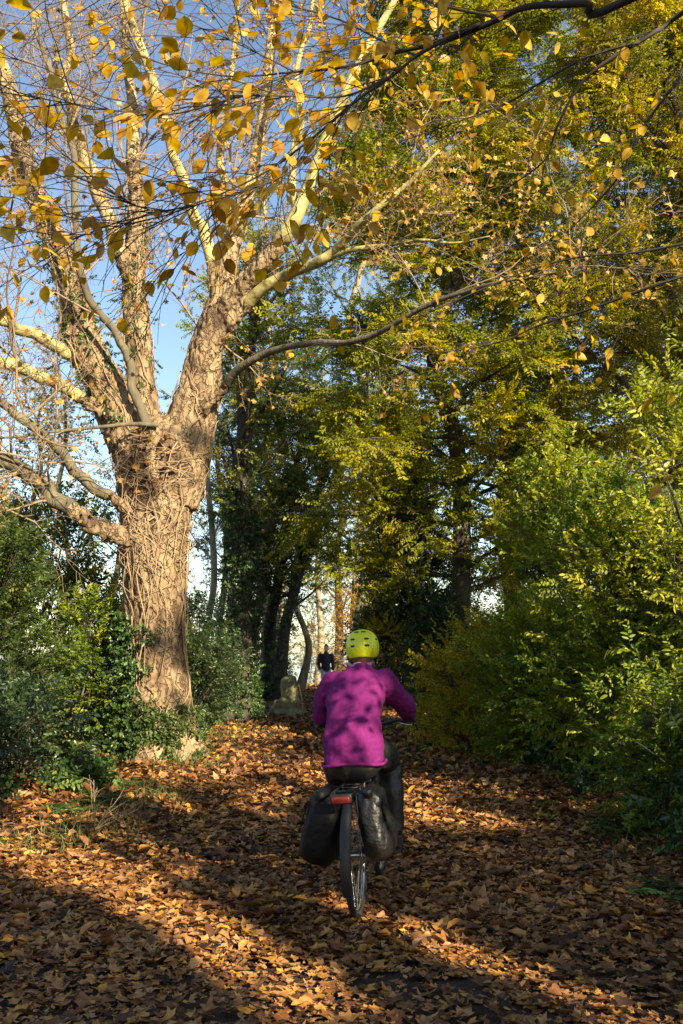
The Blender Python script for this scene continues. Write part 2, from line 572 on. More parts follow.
def loft(acc, rings, S=28, pw=2.5):
    ph = np.arange(S) * 2 * PI / S
    g_ = lambda v: np.sign(v) * np.abs(v) ** (2 / pw)
    V = np.array([[c[0] + rx * g_(math.cos(t_)), c[1] + ry * g_(math.sin(t_)), c[2]] for c, rx, ry in rings for t_ in ph])
    n = len(rings)
    ii = np.arange(n * S).reshape(n, S)
    acc.add(V, [np.stack([ii[:-1], np.roll(ii[:-1], -1, 1), np.roll(ii[1:], -1, 1), ii[1:]], -1).reshape(-1, 4), ii[0, ::-1][None], ii[-1][None]])


def limb(acc, pts, rr):
    for i in range(len(pts) - 1):
        capsule(acc, pts[i], pts[i + 1], rr[i], rr[i + 1])


def skin(acc, name, mat, parent, vox=.01, smooth=4, disp=None, origin=(0, 0, 0)):
    """merge closed shapes into one continuous surface"""
    me = acc.mesh(name, mat)
    o = bpy.data.objects.new(name, me)
    COL.objects.link(o)
    m = o.modifiers.new('r', 'REMESH')
    m.mode = 'VOXEL'
    m.voxel_size = vox
    m.use_smooth_shade = True
    s = o.modifiers.new('s', 'SMOOTH')
    s.iterations = smooth
    s.factor = .5
    dg = bpy.context.evaluated_depsgraph_get()
    m2 = bpy.data.meshes.new_from_object(o.evaluated_get(dg))
    bpy.data.objects.remove(o)
    bpy.data.meshes.remove(me)
    n = len(m2.vertices)
    V = np.empty(n * 3, np.float32)
    m2.vertices.foreach_get('co', V)
    V = V.reshape(-1, 3).astype(float)
    N = np.empty(n * 3, np.float32)
    m2.vertices.foreach_get('normal', N)
    N = N.reshape(-1, 3)
    if disp is not None:
        V = V + N * disp(V)[:, None]
    V = V - np.asarray(origin)
    m2.vertices.foreach_set('co', V.astype(np.float32).ravel())
    m2.name = name
    if not len(m2.materials):
        m2.materials.append(mat)
    m2.polygons.foreach_set('use_smooth', np.ones(len(m2.polygons), bool))
    m2.update()
    o = bpy.data.objects.new(name, m2)
    COL.objects.link(o)
    o.parent = parent
    return o


def folds(amp, fr, seed=0, st=(1, 1, 1)):
    def f(V):
        q = fbm(V * fr * np.array(st), seed, 3) - .5
        rdg = 1 - np.abs(2 * fbm(V * fr * .8 * np.array(st) + 5, seed + 4, 2) - 1)
        return amp * (1.1 * q + .9 * (rdg - .75))
    return f


# ------------------------------------------------------------------ terrain
def gz(x, y):
    x = np.asarray(x, float)
    y = np.asarray(y, float)
    z = .32 * sstep(-2.75, -4.6, x) + .30 * sstep(2.2, 4.4, x)
    p = np.stack([x * .5, y * .5, 0 * x], -1)
    z = z + .05 * (fbm(p, 3, 3) - .5) + .02 * (fbm(p * 6, 8, 2) - .5)
    far = np.clip(y - 44, 0, None)
    z = z - np.minimum(.006 * far ** 2, 8.0)
    return z


a = Acc()
xs = np.concatenate([[-1500, -600, -250, -100, -50, -25], np.arange(-14, 14.01, .2), [25, 50, 100, 250, 600, 1500]])
ys = np.concatenate([[-300, -80, -30, -12, -4], np.arange(0, 46, .2), np.arange(46, 90, 2), [120, 200, 400, 900, 1800, 3500]])
X, Y = np.meshgrid(xs, ys)
V = np.stack([X, Y, gz(X, Y)], -1)
idx = np.arange(X.size).reshape(X.shape)
a.add(V, np.stack([idx[:-1, :-1], idx[:-1, 1:], idx[1:, 1:], idx[1:, :-1]], -1).reshape(-1, 4))
g = a.build('ground', M['soil'])
g['kind'] = 'structure'
a = Acc()
a.add([(-900, 95, -5.6), (900, 95, -5.6), (900, 2600, -5.6), (-900, 2600, -5.6)], np.array([[0, 1, 2, 3]]))
o = a.build('water', M['water'])
o['kind'] = 'structure'

# fallen leaves over path and verges
tp_hi = [lobed(1, random.uniform(.45, .65), random.uniform(.15, .5), s) for s in range(14)]
tp_hi += [(lambda q: (q[0], q[1], np.zeros((0, 4), int), np.zeros(6)))(leaf1(1, .55, .4, random.uniform(-.3, .4))) for s in range(4)]


def lobed_hi(seed):
    V, F, T, R = lobed(1, .6, .0, seed)
    r = random.Random(seed + 100)
    ring_ = V[1:]
    n = len(ring_)
    jag = np.array([1 + r.uniform(-.13, .1) for _ in range(n)])[:, None]
    c = V[0]
    mid = c + (ring_ - c) * .55
    out = c + (ring_ - c) * jag
    P = np.vstack([c[None], mid, out])
    a1, a2, k1, k2, ph = r.uniform(0, 6.28), r.uniform(0, 6.28), r.uniform(.0, .45), r.uniform(-.3, .3), r.uniform(0, 6)
    d1 = P[:, 0] * math.cos(a1) + P[:, 1] * math.sin(a1)
    d2 = P[:, 0] * math.cos(a2) + P[:, 1] * math.sin(a2)
    rr_ = np.hypot(P[:, 0] - c[0], P[:, 1])
    P[:, 2] = k1 * d1 ** 2 * 1.3 + k2 * d2 * np.abs(d2) + .18 * rr_ ** 2 * np.sin(3 * np.arctan2(P[:, 1], P[:, 0]) + ph) + np.array([r.uniform(-.02, .02) for _ in range(len(P))])
    T3 = [[0, 1 + i, 1 + (i + 1) % n, 1 + (i + 1) % n] for i in range(n)]
    Q4 = [[1 + i, 1 + n + i, 1 + n + (i + 1) % n, 1 + (i + 1) % n] for i in range(n)]
    F3 = np.array([t_[:3] for t_ in T3]); F4 = np.array(Q4)
    F = np.vstack([np.c_[F4[:, :3]], np.c_[F4[:, 0], F4[:, 2], F4[:, 3]], F3])
    P = P * np.array([r.uniform(.7, 1.05), r.uniform(.55, 1.0), 1])
    return P, F, np.zeros((0, 4), int), np.zeros(len(P))


tp_near = [lobed_hi(s) for s in range(22)]
tp_hi = tp_hi[:8] + tp_near[:10] + tp_hi[14:]


def litter(n, x0, x1, y0, y1, smin, smax, dens=None, tp=tp_hi, tilt=.45, zl=.035):
    # spread evenly over the ground as seen: more where it is near
    y = y0 * (y1 / y0) ** rng.uniform(0, 1, n) if y0 > 0 else rng.uniform(y0, y1, n)
    x = rng.uniform(x0, x1, n)
    if dens is not None:
        k = rng.uniform(0, 1, n) < dens(x, y)
        x, y = x[k], y[k]
    n = len(x)
    z = gz(x, y) + .008 + rng.uniform(0, zl, n)
    th = rng.uniform(0, 2 * PI, n)
    Z = nrm(np.c_[rng.normal(0, tilt, (n, 2)), np.ones(n)])
    Xd = nrm(np.cross(np.cross(Z, np.c_[np.cos(th), np.sin(th), 0 * th]), Z))
    R = np.stack([Xd, np.cross(Z, Xd), Z], -1)
    S = rng.uniform(smin, smax, n) * rng.choice([.6, .85, 1, 1.15], n)
    base = np.clip(.45 + .3 * rng.normal(0, 1, n) * .8 + .3 * (fbm(np.c_[x * .8, y * .8, 0 * x], 5, 2) - .5), 0, .97)
    base = np.where(rng.uniform(0, 1, n) < .008, 1.0, np.minimum(base, .88))
    scatter(A, tp, np.c_[x, y, z], R, S, base, .02)


A = Acc()


def d_path(x, y):
    bare = sstep(.50, .62, fbm(np.c_[x * .7 + 3, y * .35, 0 * x], 21, 2)) * (np.abs(x - .05) < .6) * (y < 4.75)
    return (1 - .7 * bare) * np.where(x < -4.5, .6, 1)


litter(24000, -3.4, 3.2, 2.2, 7.5, .05, .12, d_path, tilt=.20, tp=tp_near)
litter(30000, -3.4, 3.2, 2.2, 7.5, .022, .07, d_path, tilt=.26, tp=tp_near)
litter(52000, -5.5, 5.0, 5.0, 13, .045, .125, d_path, tilt=.22)
litter(34000, -7, 5.5, 9, 46, .08, .16, d_path, zl=.05)
litter(2500, -4, 4, -3, 2.2, .07, .15)
o = A.build('fallen_leaves', [M['litter'], M['twig']], smooth=True)
o['kind'] = 'stuff'
o['label'] = 'brown and orange fallen leaves covering the path and its verges'

# ------------------------------------------------------------------ spray sets
SP_HEDGE = [spray(12, .26, .066, .48, .45, .12) for _ in range(7)]
SP_LAUREL = [spray(9, .30, .105, .38, .5, .2) for _ in range(6)]
SP_HORN = [spray(16, .50, .072, .52, .8, .18, twig_r=.002) for _ in range(7)]
SP_FAR = [spray(12, .6, .11, .6, .6, .2, twig_r=.003) for _ in range(6)]
SP_BEECH = [spray(7, .36, .080, .58, .75, .45) for _ in range(6)]
SP_IVY = [spray(9, .22, .062, .85, .4, .3) for _ in range(5)]
SP_ASH = [spray(13, .34, .11, .30, .75, .35) for _ in range(5)]


# ------------------------------------------------------------------ shrub and tree makers
def shrub(name, label, cat, x, y, rx, ry, h, nc, ns, tp, mat, scale=1., base=.45, spread=.2, group=None, stem='twig', low=.06, cs=.3, stemr=.012, z0=None, up=.35):
    z0 = float(gz(x, y)) - .03 if z0 is None else z0
    t = thing(name, label, cat, (x, y, z0), group)
    O = np.array([x, y, z0])
    d = nrm(rng.normal(0, 1, (nc, 3)))
    d[:, 2] = np.abs(d[:, 2]) * 1.1 - .12
    f = rng.uniform(.5, 1.0, nc)
    C = O + np.c_[d[:, 0] * rx * f, d[:, 1] * ry * f, np.clip(h * (low + .93 * rng.uniform(0, 1, nc) ** .8), 0, h)]
    # narrower at the very top and bottom
    q = (C[:, 2] - z0) / h
    C[:, :2] = O[:2] + (C[:, :2] - O[:2]) * (np.sqrt(np.clip(1.08 - (q * 1.02 - .25) ** 2 * 1.1, .12, 1)))[:, None]
    cr_ = cs * rng.uniform(.6, 1.3, nc)
    ci = rng.integers(0, nc, ns)
    off = rng.normal(0, 1, (ns, 3)) * np.array([1, 1, .8]) * (cr_[ci] * .62 * np.where(rng.uniform(0, 1, ns) < .12, 1.9, 1))[:, None]
    P = C[ci] + off
    P[:, 2] = np.maximum(P[:, 2], gz(P[:, 0], P[:, 1]) + .03)
    outw = nrm(P - (O + np.array([0, 0, h * .35])))
    D = nrm(nrm(off) * .8 + outw * .7 + np.array([0, 0, up]) + rng.normal(0, .35, (ns, 3)))
    R = frames(D, (0, 0, 1), .5)
    # leaf colour differs from clump to clump
    cb = np.clip(base + spread * rng.normal(0, 1, nc), 0, 1)
    ac = Acc()
    scatter(ac, tp, P, R, scale * rng.uniform(.7, 1.2, ns), np.clip(cb[ci] + rng.normal(0, .09, ns), 0, 1), .14)
    # fine twigs inside
    nt_ = min(ns // 5, 500)
    I = rng.integers(0, ns, nt_)
    pth = np.stack([C[ci[I]] * .6 + (O + [0, 0, h * .25]) * .4, C[ci[I]] + rng.normal(0, .05, (nt_, 3)), P[I]], 1)
    tubes(ac, pth, np.array([[.005, .004, .002]]), 3, 1)
    ac.build('foliage', [mat, M[stem]], t, smooth=True)
    st = Acc()
    n = min(nc, 26)
    b0 = O + np.c_[rng.normal(0, rx * .16, n), rng.normal(0, ry * .16, n), np.full(n, -.05)]
    mid = b0 * .45 + C[:n] * .55 + rng.normal(0, .08, (n, 3)) + np.array([0, 0, h * .1])
    tubes(st, np.stack([b0, b0 * .6 + mid * .4 + np.array([0, 0, .05 * h]), mid, C[:n]], 1), np.array([[1, .85, .6, .3]]) * stemr, 5, 0)
    st.build('stems', M[stem if stem != 'twig' else 'grey_bark'], t)
    return t


def tree(name, label, cat, x, y, H, r, tp, mat, bark='grey_bark', lean=(0, 0), first=.3, nl=22, ll=3.2, el=(5, 45), sub=8, nspr=7, scale=1., base=.45, spread=.16,
         planar=.8, up=.12, group=None, ivy=0, az=None, taper=.25, keep=None, trunk=None, wob=.3, ivy_h=.7):
    z0 = float(gz(x, y)) - .05
    t = thing(name, label, cat, (x, y, z0), group)
    O = np.array([x, y, z0])
    k = 9
    tt = np.linspace(0, 1, k)
    if trunk is None:
        P = O + np.c_[lean[0] * tt ** 1.3, lean[1] * tt ** 1.3, H * tt] + np.c_[rng.normal(0, .012 * H, (k, 2)), np.zeros(k)] * (tt > .05)[:, None]
    else:
        P = cr(trunk, 4)
        tt = np.linspace(0, 1, len(P))
    rad = r * (1 - (1 - taper) * tt) * (1 + .45 * np.exp(-tt * 22))
    tr = Acc()
    Q = cr(np.c_[P, rad], 5)
    tubes(tr, Q[:, :3], Q[:, 3][None], 16, 0, rough=.16, seed=int(x * 7 + y), cap=True)
    main, mr = Q[None, :, :3], Q[None, :, 3]
    p, d, tq, rr = spawn(main, nl, first, .995, (35, 80), 0)
    # directions by azimuth and elevation
    n = len(p)
    aa = np.arange(n) * 2.39996 + rng.uniform(0, .8, n)
    if az is not None:
        aa = az[0] + rng.normal(0, az[1], n)
    ee = np.radians(rng.uniform(el[0], el[1], n) + 25 * tq ** 3)
    d = np.c_[np.cos(aa) * np.cos(ee), np.sin(aa) * np.cos(ee), np.sin(ee)]
    L = ll * (1.0 - .55 * ((tq - first) / (1 - first)) ** 1.3) * rng.uniform(.75, 1.2, n)
    rr = np.interp(tq, np.linspace(0, 1, Q.shape[0]), Q[:, 3])
    lim = grow(p, d, L, 8, wob, up)
    lr = np.maximum(.010, .30 * rr)[:, None] * np.linspace(1, .16, 8)[None]
    tubes(tr, lim, lr, 6, 0)
    tr.build('trunk', M[bark], t)
    cw = Acc()
    p2, d2, t2, r2 = spawn(lim, sub, .15, 1.0, (30, 70), planar, lr)
    L2 = np.repeat(L, sub) * .42 * (1.1 - .6 * t2) * rng.uniform(.7, 1.2, len(p2))
    sb = grow(p2, d2, L2, 5, .3, 0)
    r2 = np.clip(r2 * .5, .0035, .011)
    if keep is not None:
        K_ = keep(sb[:, 2])
        sb, r2 = sb[K_], r2[K_]
    tubes(cw, sb, r2[:, None] * np.linspace(1, .3, 5)[None], 3, 1)
    p3, d3, t3, _ = spawn(sb, nspr, .1, 1.0, (20, 65), planar)
    D = nrm(d3 * np.array([1, 1, .7]) + rng.normal(0, .12, d3.shape))
    R = frames(D, (0, -.15, 1), .5 if planar > .5 else .75)
    cb = np.repeat(np.clip(base + spread * rng.normal(0, 1, len(sb)), 0, 1), nspr)
    scatter(cw, tp, p3, R, scale * rng.uniform(.65, 1.15, len(p3)), np.clip(cb + rng.normal(0, .1, len(p3)), 0, 1), .13)
    cw.build('crown', [mat, M['twig']], t)
    if ivy:
        ivy_on(t, main[0], mr[0], ivy, 0, ivy_h)
    return t


def ivy_on(t, path, rad, n, t0, t1, mat='ivy', name='ivy', side=None, thick=.12, tp=None, scale=1.):
    x = rng.uniform(t0, t1, n) * (len(path) - 1)
    i = np.minimum(x.astype(int), len(path) - 2)
    f = (x - i)[:, None]
    c = path[i] * (1 - f) + path[i + 1] * f
    rr = rad[i] * (1 - f[:, 0]) + rad[i + 1] * f[:, 0]
    th = rng.uniform(0, 2 * PI, n) if side is None else rng.normal(side[0], side[1], n)
    o = np.c_[np.cos(th), np.sin(th), 0 * th]
    k = fbm(np.c_[o[:, 0] * 2, o[:, 1] * 2, c[:, 2] * 1.2], 31, 2) > .42
    P = c + o * (rr * .95 + thick * rng.uniform(0, 1, n) ** 2)[:, None]
    D = nrm(o * .6 + np.array([0, 0, -.2]) + rng.normal(0, .6, (n, 3)))
    P, D, o = P[k], D[k], o[k]
    n = len(P)
    Z = nrm(o + rng.normal(0, .4, (n, 3)) + np.array([0, 0, .3]))
    Xd = nrm(D)
    Yd = nrm(np.cross(Z, Xd) + 1e-6)
    R = np.stack([Xd, Yd, np.cross(Xd, Yd)], -1)
    ac = Acc()
    scatter(ac, tp or SP_IVY, P, R, scale * rng.uniform(.6, 1.1, n), np.clip(.45 + rng.normal(0, .22, n), 0, 1), .15)
    return ac.build(name, [M[mat], M['twig']], t)


# ------------------------------------------------------------------ the big plane tree
PD = 14.2
pb = ground_at(161, 752)
PB = np.array([pb[0], PD, float(gz(pb[0], PD))])
plane = thing('plane_tree', 'huge pale-barked tree with a thick flaky trunk forking into many limbs, left of the path', 'tree', PB)


def limb_pts(L):
    """rows (px, py, width in px, depth offset) -> points and radii"""
    P, r = [], []
    for px, py, wd, dy in L:
        P.append(at(px, py, PD + dy))
        r.append(wd / 2 * (PD + dy) / FPX)
    return np.array(P), np.array(r)


trunk_rows = [(163, 775, 112, 0), (162, 752, 92, 0), (160, 725, 76, 0), (157, 690, 68, 0), (155, 640, 64, 0), (154, 590, 66, 0), (154, 550, 70, 0), (156, 510, 78, 0), (158, 475, 90, 0), (159, 448, 92, 0), (160, 430, 60, 0.05), (160, 420, 24, .1)]
P, r = limb_pts(trunk_rows)
r = r * .95
Q = cr(np.c_[P, r], 9)
TRUNK = Q
limbs = [
    ('plane_bark', [(150, 490, 56, 0), (133, 440, 54, -.05), (108, 392, 44, -.15), (88, 352, 39, -.22), (78, 315, 33, -.2), (67, 267, 29, -.1), (46, 220, 25, 0), (28, 176, 23, .1), (17, 126, 20, .2), (6, 79, 17, .3), (-8, 40, 15, .4), (-20, -40, 11, .6)]),
    ('plane_bark', [(156, 490, 50, .12), (146, 432, 40, .15), (141, 390, 31, .2), (138, 347, 29, .3), (135, 300, 27, .4), (135, 258, 24, .5), (137, 200, 19, .6), (133, 165, 16, .7), (133, 110, 12, .9), (125, 50, 9, 1.1), (122, -30, 6, 1.4)]),
    ('plane_bark', [(134, 300, 18, .4), (126, 268, 17, .3), (115, 240, 16, .2), (95, 178, 15, 0), (76, 135, 13, -.2), (66, 92, 11, -.3), (69, 40, 9, -.4), (60, -15, 7, -.5)]),
    ('grey_bark', [(152, 440, 12, -.5), (143, 412, 10, -.55), (132, 385, 9.5, -.6), (128, 352, 9, -.65), (110, 325, 8.5, -.75), (86, 292, 8, -.9), (77, 240, 7.5, -1.0), (75, 170, 7.5, -1.1), (58, 105, 6.5, -1.2), (45, 55, 5, -1.3), (30, 15, 4, -1.3), (22, -20, 3.5, -1.3)]),
    ('plane_bark', [(168, 505, 64, 0), (182, 450, 60, 0), (194, 410, 50, 0), (201, 380, 42, 0), (208, 340, 33, 0), (221, 298, 26, .05), (233, 240, 18, .2), (249, 190, 14, .4), (264, 110, 12, .6), (272, 35, 11, .8), (281, -40, 9, 1)]),
    ('limb_bark', [(205, 372, 34, -.08), (216, 322, 27, -.2), (244, 286, 22, -.5), (277, 246, 19, -.8), (297, 215, 15, -1.0), (316, 165, 12, -1.1), (340, 105, 10, -1.2), (366, 50, 9, -1.3), (392, 5, 7, -1.3), (420, -50, 5, -1.3)]),
    ('limb_bark', [(217, 312, 18, 0), (212, 270, 15, .1), (204, 238, 13, .15), (196, 218, 12, .2), (180, 176, 11, .3), (168, 135, 10.5, .3), (150, 77, 10, .3), (135, 35, 9.5, .3), (122, -20, 7, .3)]),
    ('limb_bark', [(212, 345, 18, -.2), (241, 311, 14, -.4), (268, 285, 12.5, -.7), (300, 269, 12, -1.1), (326, 258, 11, -1.4), (352, 231, 9, -1.8), (379, 208, 7, -2.1), (408, 183, 5, -2.3), (440, 150, 3, -2.5)]),
    ('limb_bark', [(326, 258, 8, -1.4), (350, 250, 6, -1.6), (380, 246, 5, -1.8), (420, 240, 3.6, -2), (455, 243, 2.4, -2.2), (490, 236, 1.2, -2.4)]),
    ('grey_bark', [(200, 412, 16, -.3), (222, 390, 10.5, -.5), (240, 369, 8.5, -.8), (270, 352, 7.5, -1.2), (310, 343, 7, -1.7), (346, 343, 6.5, -2.2), (380, 332, 6, -2.6), (416, 311, 5.5, -3), (448, 297, 5, -3.3), (500, 282, 3.4, -3.7), (545, 276, 2.2, -4), (585, 262, 1.2, -4.2)]),
    ('limb_bark', [(95, 372, 20, -.2), (75, 356, 15, -.3), (55, 345, 13, -.5), (30, 332, 12, -.7), (0, 322, 11, -1), (-40, 318, 9, -1.2)]),
    ('limb_bark', [(118, 425, 22, -.25), (86, 403, 14, -.4), (50, 382, 13, -.7), (20, 368, 12.5, -.9), (0, 361, 12, -1.1), (-45, 345, 10, -1.4)]),
    ('grey_bark', [(135, 512, 18, -.4), (114, 500, 12, -.5), (76, 475, 11, -.7), (60, 450, 10.5, -.9), (30, 423, 10, -1.2), (0, 404, 9, -1.4), (-40, 385, 8, -1.6)]),
    ('grey_bark', [(140, 545, 26, -.35), (110, 530, 20, -.45), (76, 514, 18, -.7), (50, 491, 17, -.9), (25, 473, 16.5, -1.1), (0, 458, 16, -1.3), (-40, 440, 14, -1.6)]),
    ('grey_bark', [(158, 425, 5, -.62), (130, 424, 4, -.75), (90, 428, 3.5, -.9), (60, 431, 3, -1.0), (25, 436, 2.5, -1.2), (0, 438, 2, -1.3)]),
    ('limb_bark', [(232, 245, 11, .2), (226, 200, 9, .3), (222, 150, 8, .4), (230, 90, 6, .5), (236, 30, 5, .6), (240, -30, 4, .7)]),
    ('limb_bark', [(297, 215, 9, -1), (292, 170, 8, -.8), (300, 120, 7, -.7), (298, 70, 6, -.5), (310, 20, 5, -.4), (315, -30, 4, -.3)]),
    ('limb_bark', [(28, 192, 14, .1), (10, 178, 12, 0), (-15, 160, 10, 0), (-60, 130, 8, 0)]),
]
LP = []
tr = Acc()
tubes(tr, TRUNK[:, :3], TRUNK[:, 3][None], 40, 0, cap=True)
for li, (bark, rows) in enumerate(limbs):
    P, r = limb_pts(rows)
    Q = cr(np.c_[P, r], 6)
    kk = np.arange(len(Q))[:, None] * .35
    Q[:, :3] += (fbm(np.c_[kk, 0 * kk + li, 0 * kk], 70, 2) - .5)[:, None] * Q[:, 3:4] * np.array([1.5, .8, .8]) * np.minimum(1, kk / 3) * (r.max() < .2)
    LP.append(Q)
    big = r.max() > .1
    if big:
        k = max(8, int(np.sum(Q[:, 3] > .125)))
        k = min(k, int(len(Q) * .72))
        tubes(tr, Q[:k + 1, :3], Q[:k + 1, 3][None], 20, 0, cap=True)
        Q = Q[k - 1:]
    if len(Q) > 3:
        la = Acc()
        tubes(la, Q[:, :3], Q[:, 3][None], 18 if big else 10, 0, rough=.12, seed=li * 3, cap=True, freq=4)
        la.build('limb', M['upper_bark' if bark == 'plane_bark' else bark], plane)


def bark_relief(V):
    q = fbm(V * np.array([4.2, 4.2, 2.0]), 3, 3) - .5
    fl = np.abs(fbm(V * np.array([9, 9, 3.2]), 6, 3) - .5)
    return .085 * q - .11 * np.clip(.12 - fl, 0, 1) * 2.2 + .035 * (fbm(V * 16, 9, 2) - .5)


skin(tr, 'trunk', M['plane_bark'], plane, .024, 7, bark_relief, PB)

# twigs in three orders with the last sparse leaves
st, sd0, L0, r0 = [], [], [], []
for Q in LP:
    n = max(4, int(len(Q) * (.26 if Q[-1, 0] < -.6 else .10)))
    i = rng.integers(int(len(Q) * .38), len(Q), n)
    tg = nrm(Q[np.minimum(i + 1, len(Q) - 1), :3] - Q[i - 1, :3])
    d = nrm(tg * .7 + rng.normal(0, .6, (n, 3)) + np.array([0, 0, .25]))
    st.append(Q[i, :3]); sd0.append(d); L0.append(rng.uniform(.9, 2.3, n)); r0.append(np.clip(Q[i, 3] * .3, .008, .022))
st, sd0, L0, r0 = map(np.concatenate, (st, sd0, L0, r0))
tw = Acc()
t1 = grow(st, sd0, L0, 8, .5, .35)
tubes(tw, t1, r0[:, None] * np.linspace(1, .35, 8)[None], 5)
p, d, tq, rr = spawn(t1, 7, .15, 1, (25, 70), .2, r0[:, None] * np.linspace(1, .35, 8)[None])
t2 = grow(p, d, rng.uniform(.4, 1.1, len(p)), 6, .5, .2)
tubes(tw, t2, np.clip(rr * .6, .004, .009)[:, None] * np.linspace(1, .5, 6)[None], 3)
p, d, tq, rr = spawn(t2, 5, .2, 1, (25, 75), .1)
t3 = grow(p, d, rng.uniform(.18, .5, len(p)), 4, .5, -.1)
tubes(tw, t3, np.array([[.0042, .0038, .0034, .003]]), 3)
o = tw.build('twigs', M['tan_twig'], plane)
o['kind'] = 'stuff'
lv = Acc()
PL = [lobed(1, .55, .4, 40 + s) for s in range(6)]
ends = t3[:, -1]
k = (rng.uniform(0, 1, len(ends)) < np.where(ends[:, 0] > -2.4, .8, .3))
P = ends[k]
n = len(P)
R = frames(nrm(rng.normal(0, 1, (n, 3)) + np.array([0, 0, -.6])), (0, -.6, .6), .7)
scatter(lv, PL, P, R, rng.uniform(.06, .14, n), np.clip(rng.normal(.5, .3, n) + .25 * (P[:, 0] > -1.6), 0, 1), .05)
pe = (t3[:, 1:3].reshape(-1, 3))
pe = pe[(pe[:, 0] > -3.6) & (rng.uniform(0, 1, len(pe)) < np.where(pe[:, 0] > -2.2, .55, .22))]
n = len(pe)
scatter(lv, PL, pe, frames(nrm(rng.normal(0, 1, (n, 3)) + np.array([0, 0, -.6])), (0, -.6, .6), .7), rng.uniform(.05, .115, n), np.clip(rng.normal(.6, .25, n), 0, 1), .05)
lv.build('leaves', [M['planeleaf'], M['twig']], plane)
# dead creeper stems crossing the trunk and the lower limbs
vn_ = Acc()


def creeper(Q, n, t0, t1, lo=.35, hi=1.5, rv=(.006, .014), loose=.035):
    for _ in range(n):
        i = rng.uniform(t0, t1) * (len(Q) - 1)
        th = rng.normal(-PI / 2 + .15, 1.0)
        s = rng.uniform(lo, hi)
        drift = rng.normal(0, .6)
        pts = []
        ups = -1 if i > .5 * len(Q) else rng.choice([1, 1, -1])
        for q in np.linspace(0, 1, 7):
            j = np.clip(i + ups * q * s * 17 * rng.uniform(.85, 1.1), 0, len(Q) * .88)
            a_, f = int(j), j - int(j)
            c = Q[a_] * (1 - f) + Q[a_ + 1] * f
            t_ = th + drift * q + rng.normal(0, .18)
            pts.append(c[:3] + np.array([math.cos(t_), math.sin(t_), 0]) * (c[3] * 1.03 + rng.uniform(0, loose)))
        tube(vn_, pts, np.linspace(rng.uniform(*rv), .004, 7), 5, 3)


creeper(TRUNK, 46, .12, .84, .5, 2.2)
creeper(TRUNK, 60, .5, .86, .2, .9, (.003, .007), .14)
for q in LP[:2] + [LP[4]]:
    creeper(q, 18, .05, .5, .3, .8)
vn_.build('creeper_stems', M['vine'], plane)
# ivy: at the foot on the left, on the left limbs, on the fork
ivy_on(plane, TRUNK[:, :3], TRUNK[:, 3], 1100, .05, .40, side=(-2.7, .45), thick=.10)
ivy_on(plane, TRUNK[:, :3], TRUNK[:, 3], 620, .03, .24, mat='fern', side=(-1.25, .6), thick=.08, scale=.8)
ivy_on(plane, LP[0][:, :3], LP[0][:, 3], 520, .12, .5, thick=.1, scale=.8)
ivy_on(plane, LP[1][:, :3], LP[1][:, 3], 260, .2, .6, thick=.08, scale=.7)
wd = Acc()
n = 60
i = rng.integers(int(len(TRUNK) * .66), int(len(TRUNK) * .85), n)
th = rng.normal(-PI / 2 - .1, .35, n)
P = TRUNK[i, :3] + np.c_[np.cos(th), np.sin(th), 0 * th] * (TRUNK[i, 3] * 1.02 + .03)[:, None]
scatter(wd, PL, P, frames(nrm(rng.normal(0, 1, (n, 3)))), rng.uniform(.09, .17, n), rng.uniform(0, .6, n), .05)
wd.build('caught_leaves', [M['litter'], M['twig']], plane)

# ------------------------------------------------------------------ trees left of the path and in the distance
gx = lambda px, Y: (px - CX) / FPX * Y * 1.0
tree('ivy_tree', 'dark ivy-clad tree directly behind the big pale trunk, beside the stone', 'tree', gx(236, 22), 22, 11, .36, SP_FAR, M['midshrub'], 'dark_bark', (.2, 1), .34, 26, 2.4, (30, 70), 7, 6, .8, .45, .2, .2, .2, ivy=2600, ivy_h=.5)
st3 = [(252, .20, (.35, .4), 'leftmost'), (268, .24, (1.0, .5), 'middle'), (277, .22, (2.2, .6), 'rightmost, most tilted')]
for px, r, ln, wd_ in st3:
    tree('leaning_tree', wd_ + ' stem of the three leaning trees behind the stone', 'tree', gx(px, 31), 31 + random.uniform(-.6, .6), 10, r, SP_FAR, M['midshrub'], 'dark_bark', ln, .3, 24, 2.6, (20, 60), 7, 8, .85, .4, .2, .3, .2, group='leaning trees behind the stone', ivy=700, ivy_h=.55)
slim = [(205, 30, 14, .13, 'pale_bark'), (222, 36, 15, .14, 'grey_bark'), (247, 40, 15, .16, 'pale_bark'), (284, 44, 16, .17, 'pale_bark'), (300, 38, 15, .14, 'grey_bark'), (318, 48, 16, .18, 'pale_bark'), (352, 43, 15, .15, 'pale_bark'), (338, 52, 15, .26, 'dark_bark'), (386, 40, 14, .17, 'dark_bark'), (410, 33, 13, .16, 'grey_bark')]
for i, (px, Y_, H_, r_, bk) in enumerate(slim):
    tree('slender_tree', 'slender tall tree far off among the trunks beyond the bend', 'tree', gx(px, Y_), Y_, H_, r_, SP_FAR, M[['green', 'midshrub', 'green', 'yellowgreen'][i % 4]], bk, (random.uniform(-.5, .5), 0), .26, 20, 2.6, (20, 65), 6, 6, .8, .6, .2, .3, .2, group='slender trees in the distance')
# thin wood left, behind the shrubs
for i, (px, Y_, H_, r_) in enumerate([(20, 24, 8, .12), (70, 21, 7.5, .10), (-40, 20, 8, .12), (110, 27, 9, .12)]):
    tree('thin_tree', 'thin autumn tree with sparse brown leaves behind the shrubs at the left edge', 'tree', gx(px, Y_), Y_, H_, r_, SP_FAR, M['midshrub'], 'grey_bark', (random.uniform(-.4, .4), 0), .15, 18, 1.9, (25, 65), 5, 3, .8, .62, .2, .3, .2, group='thin trees behind the left shrubs')

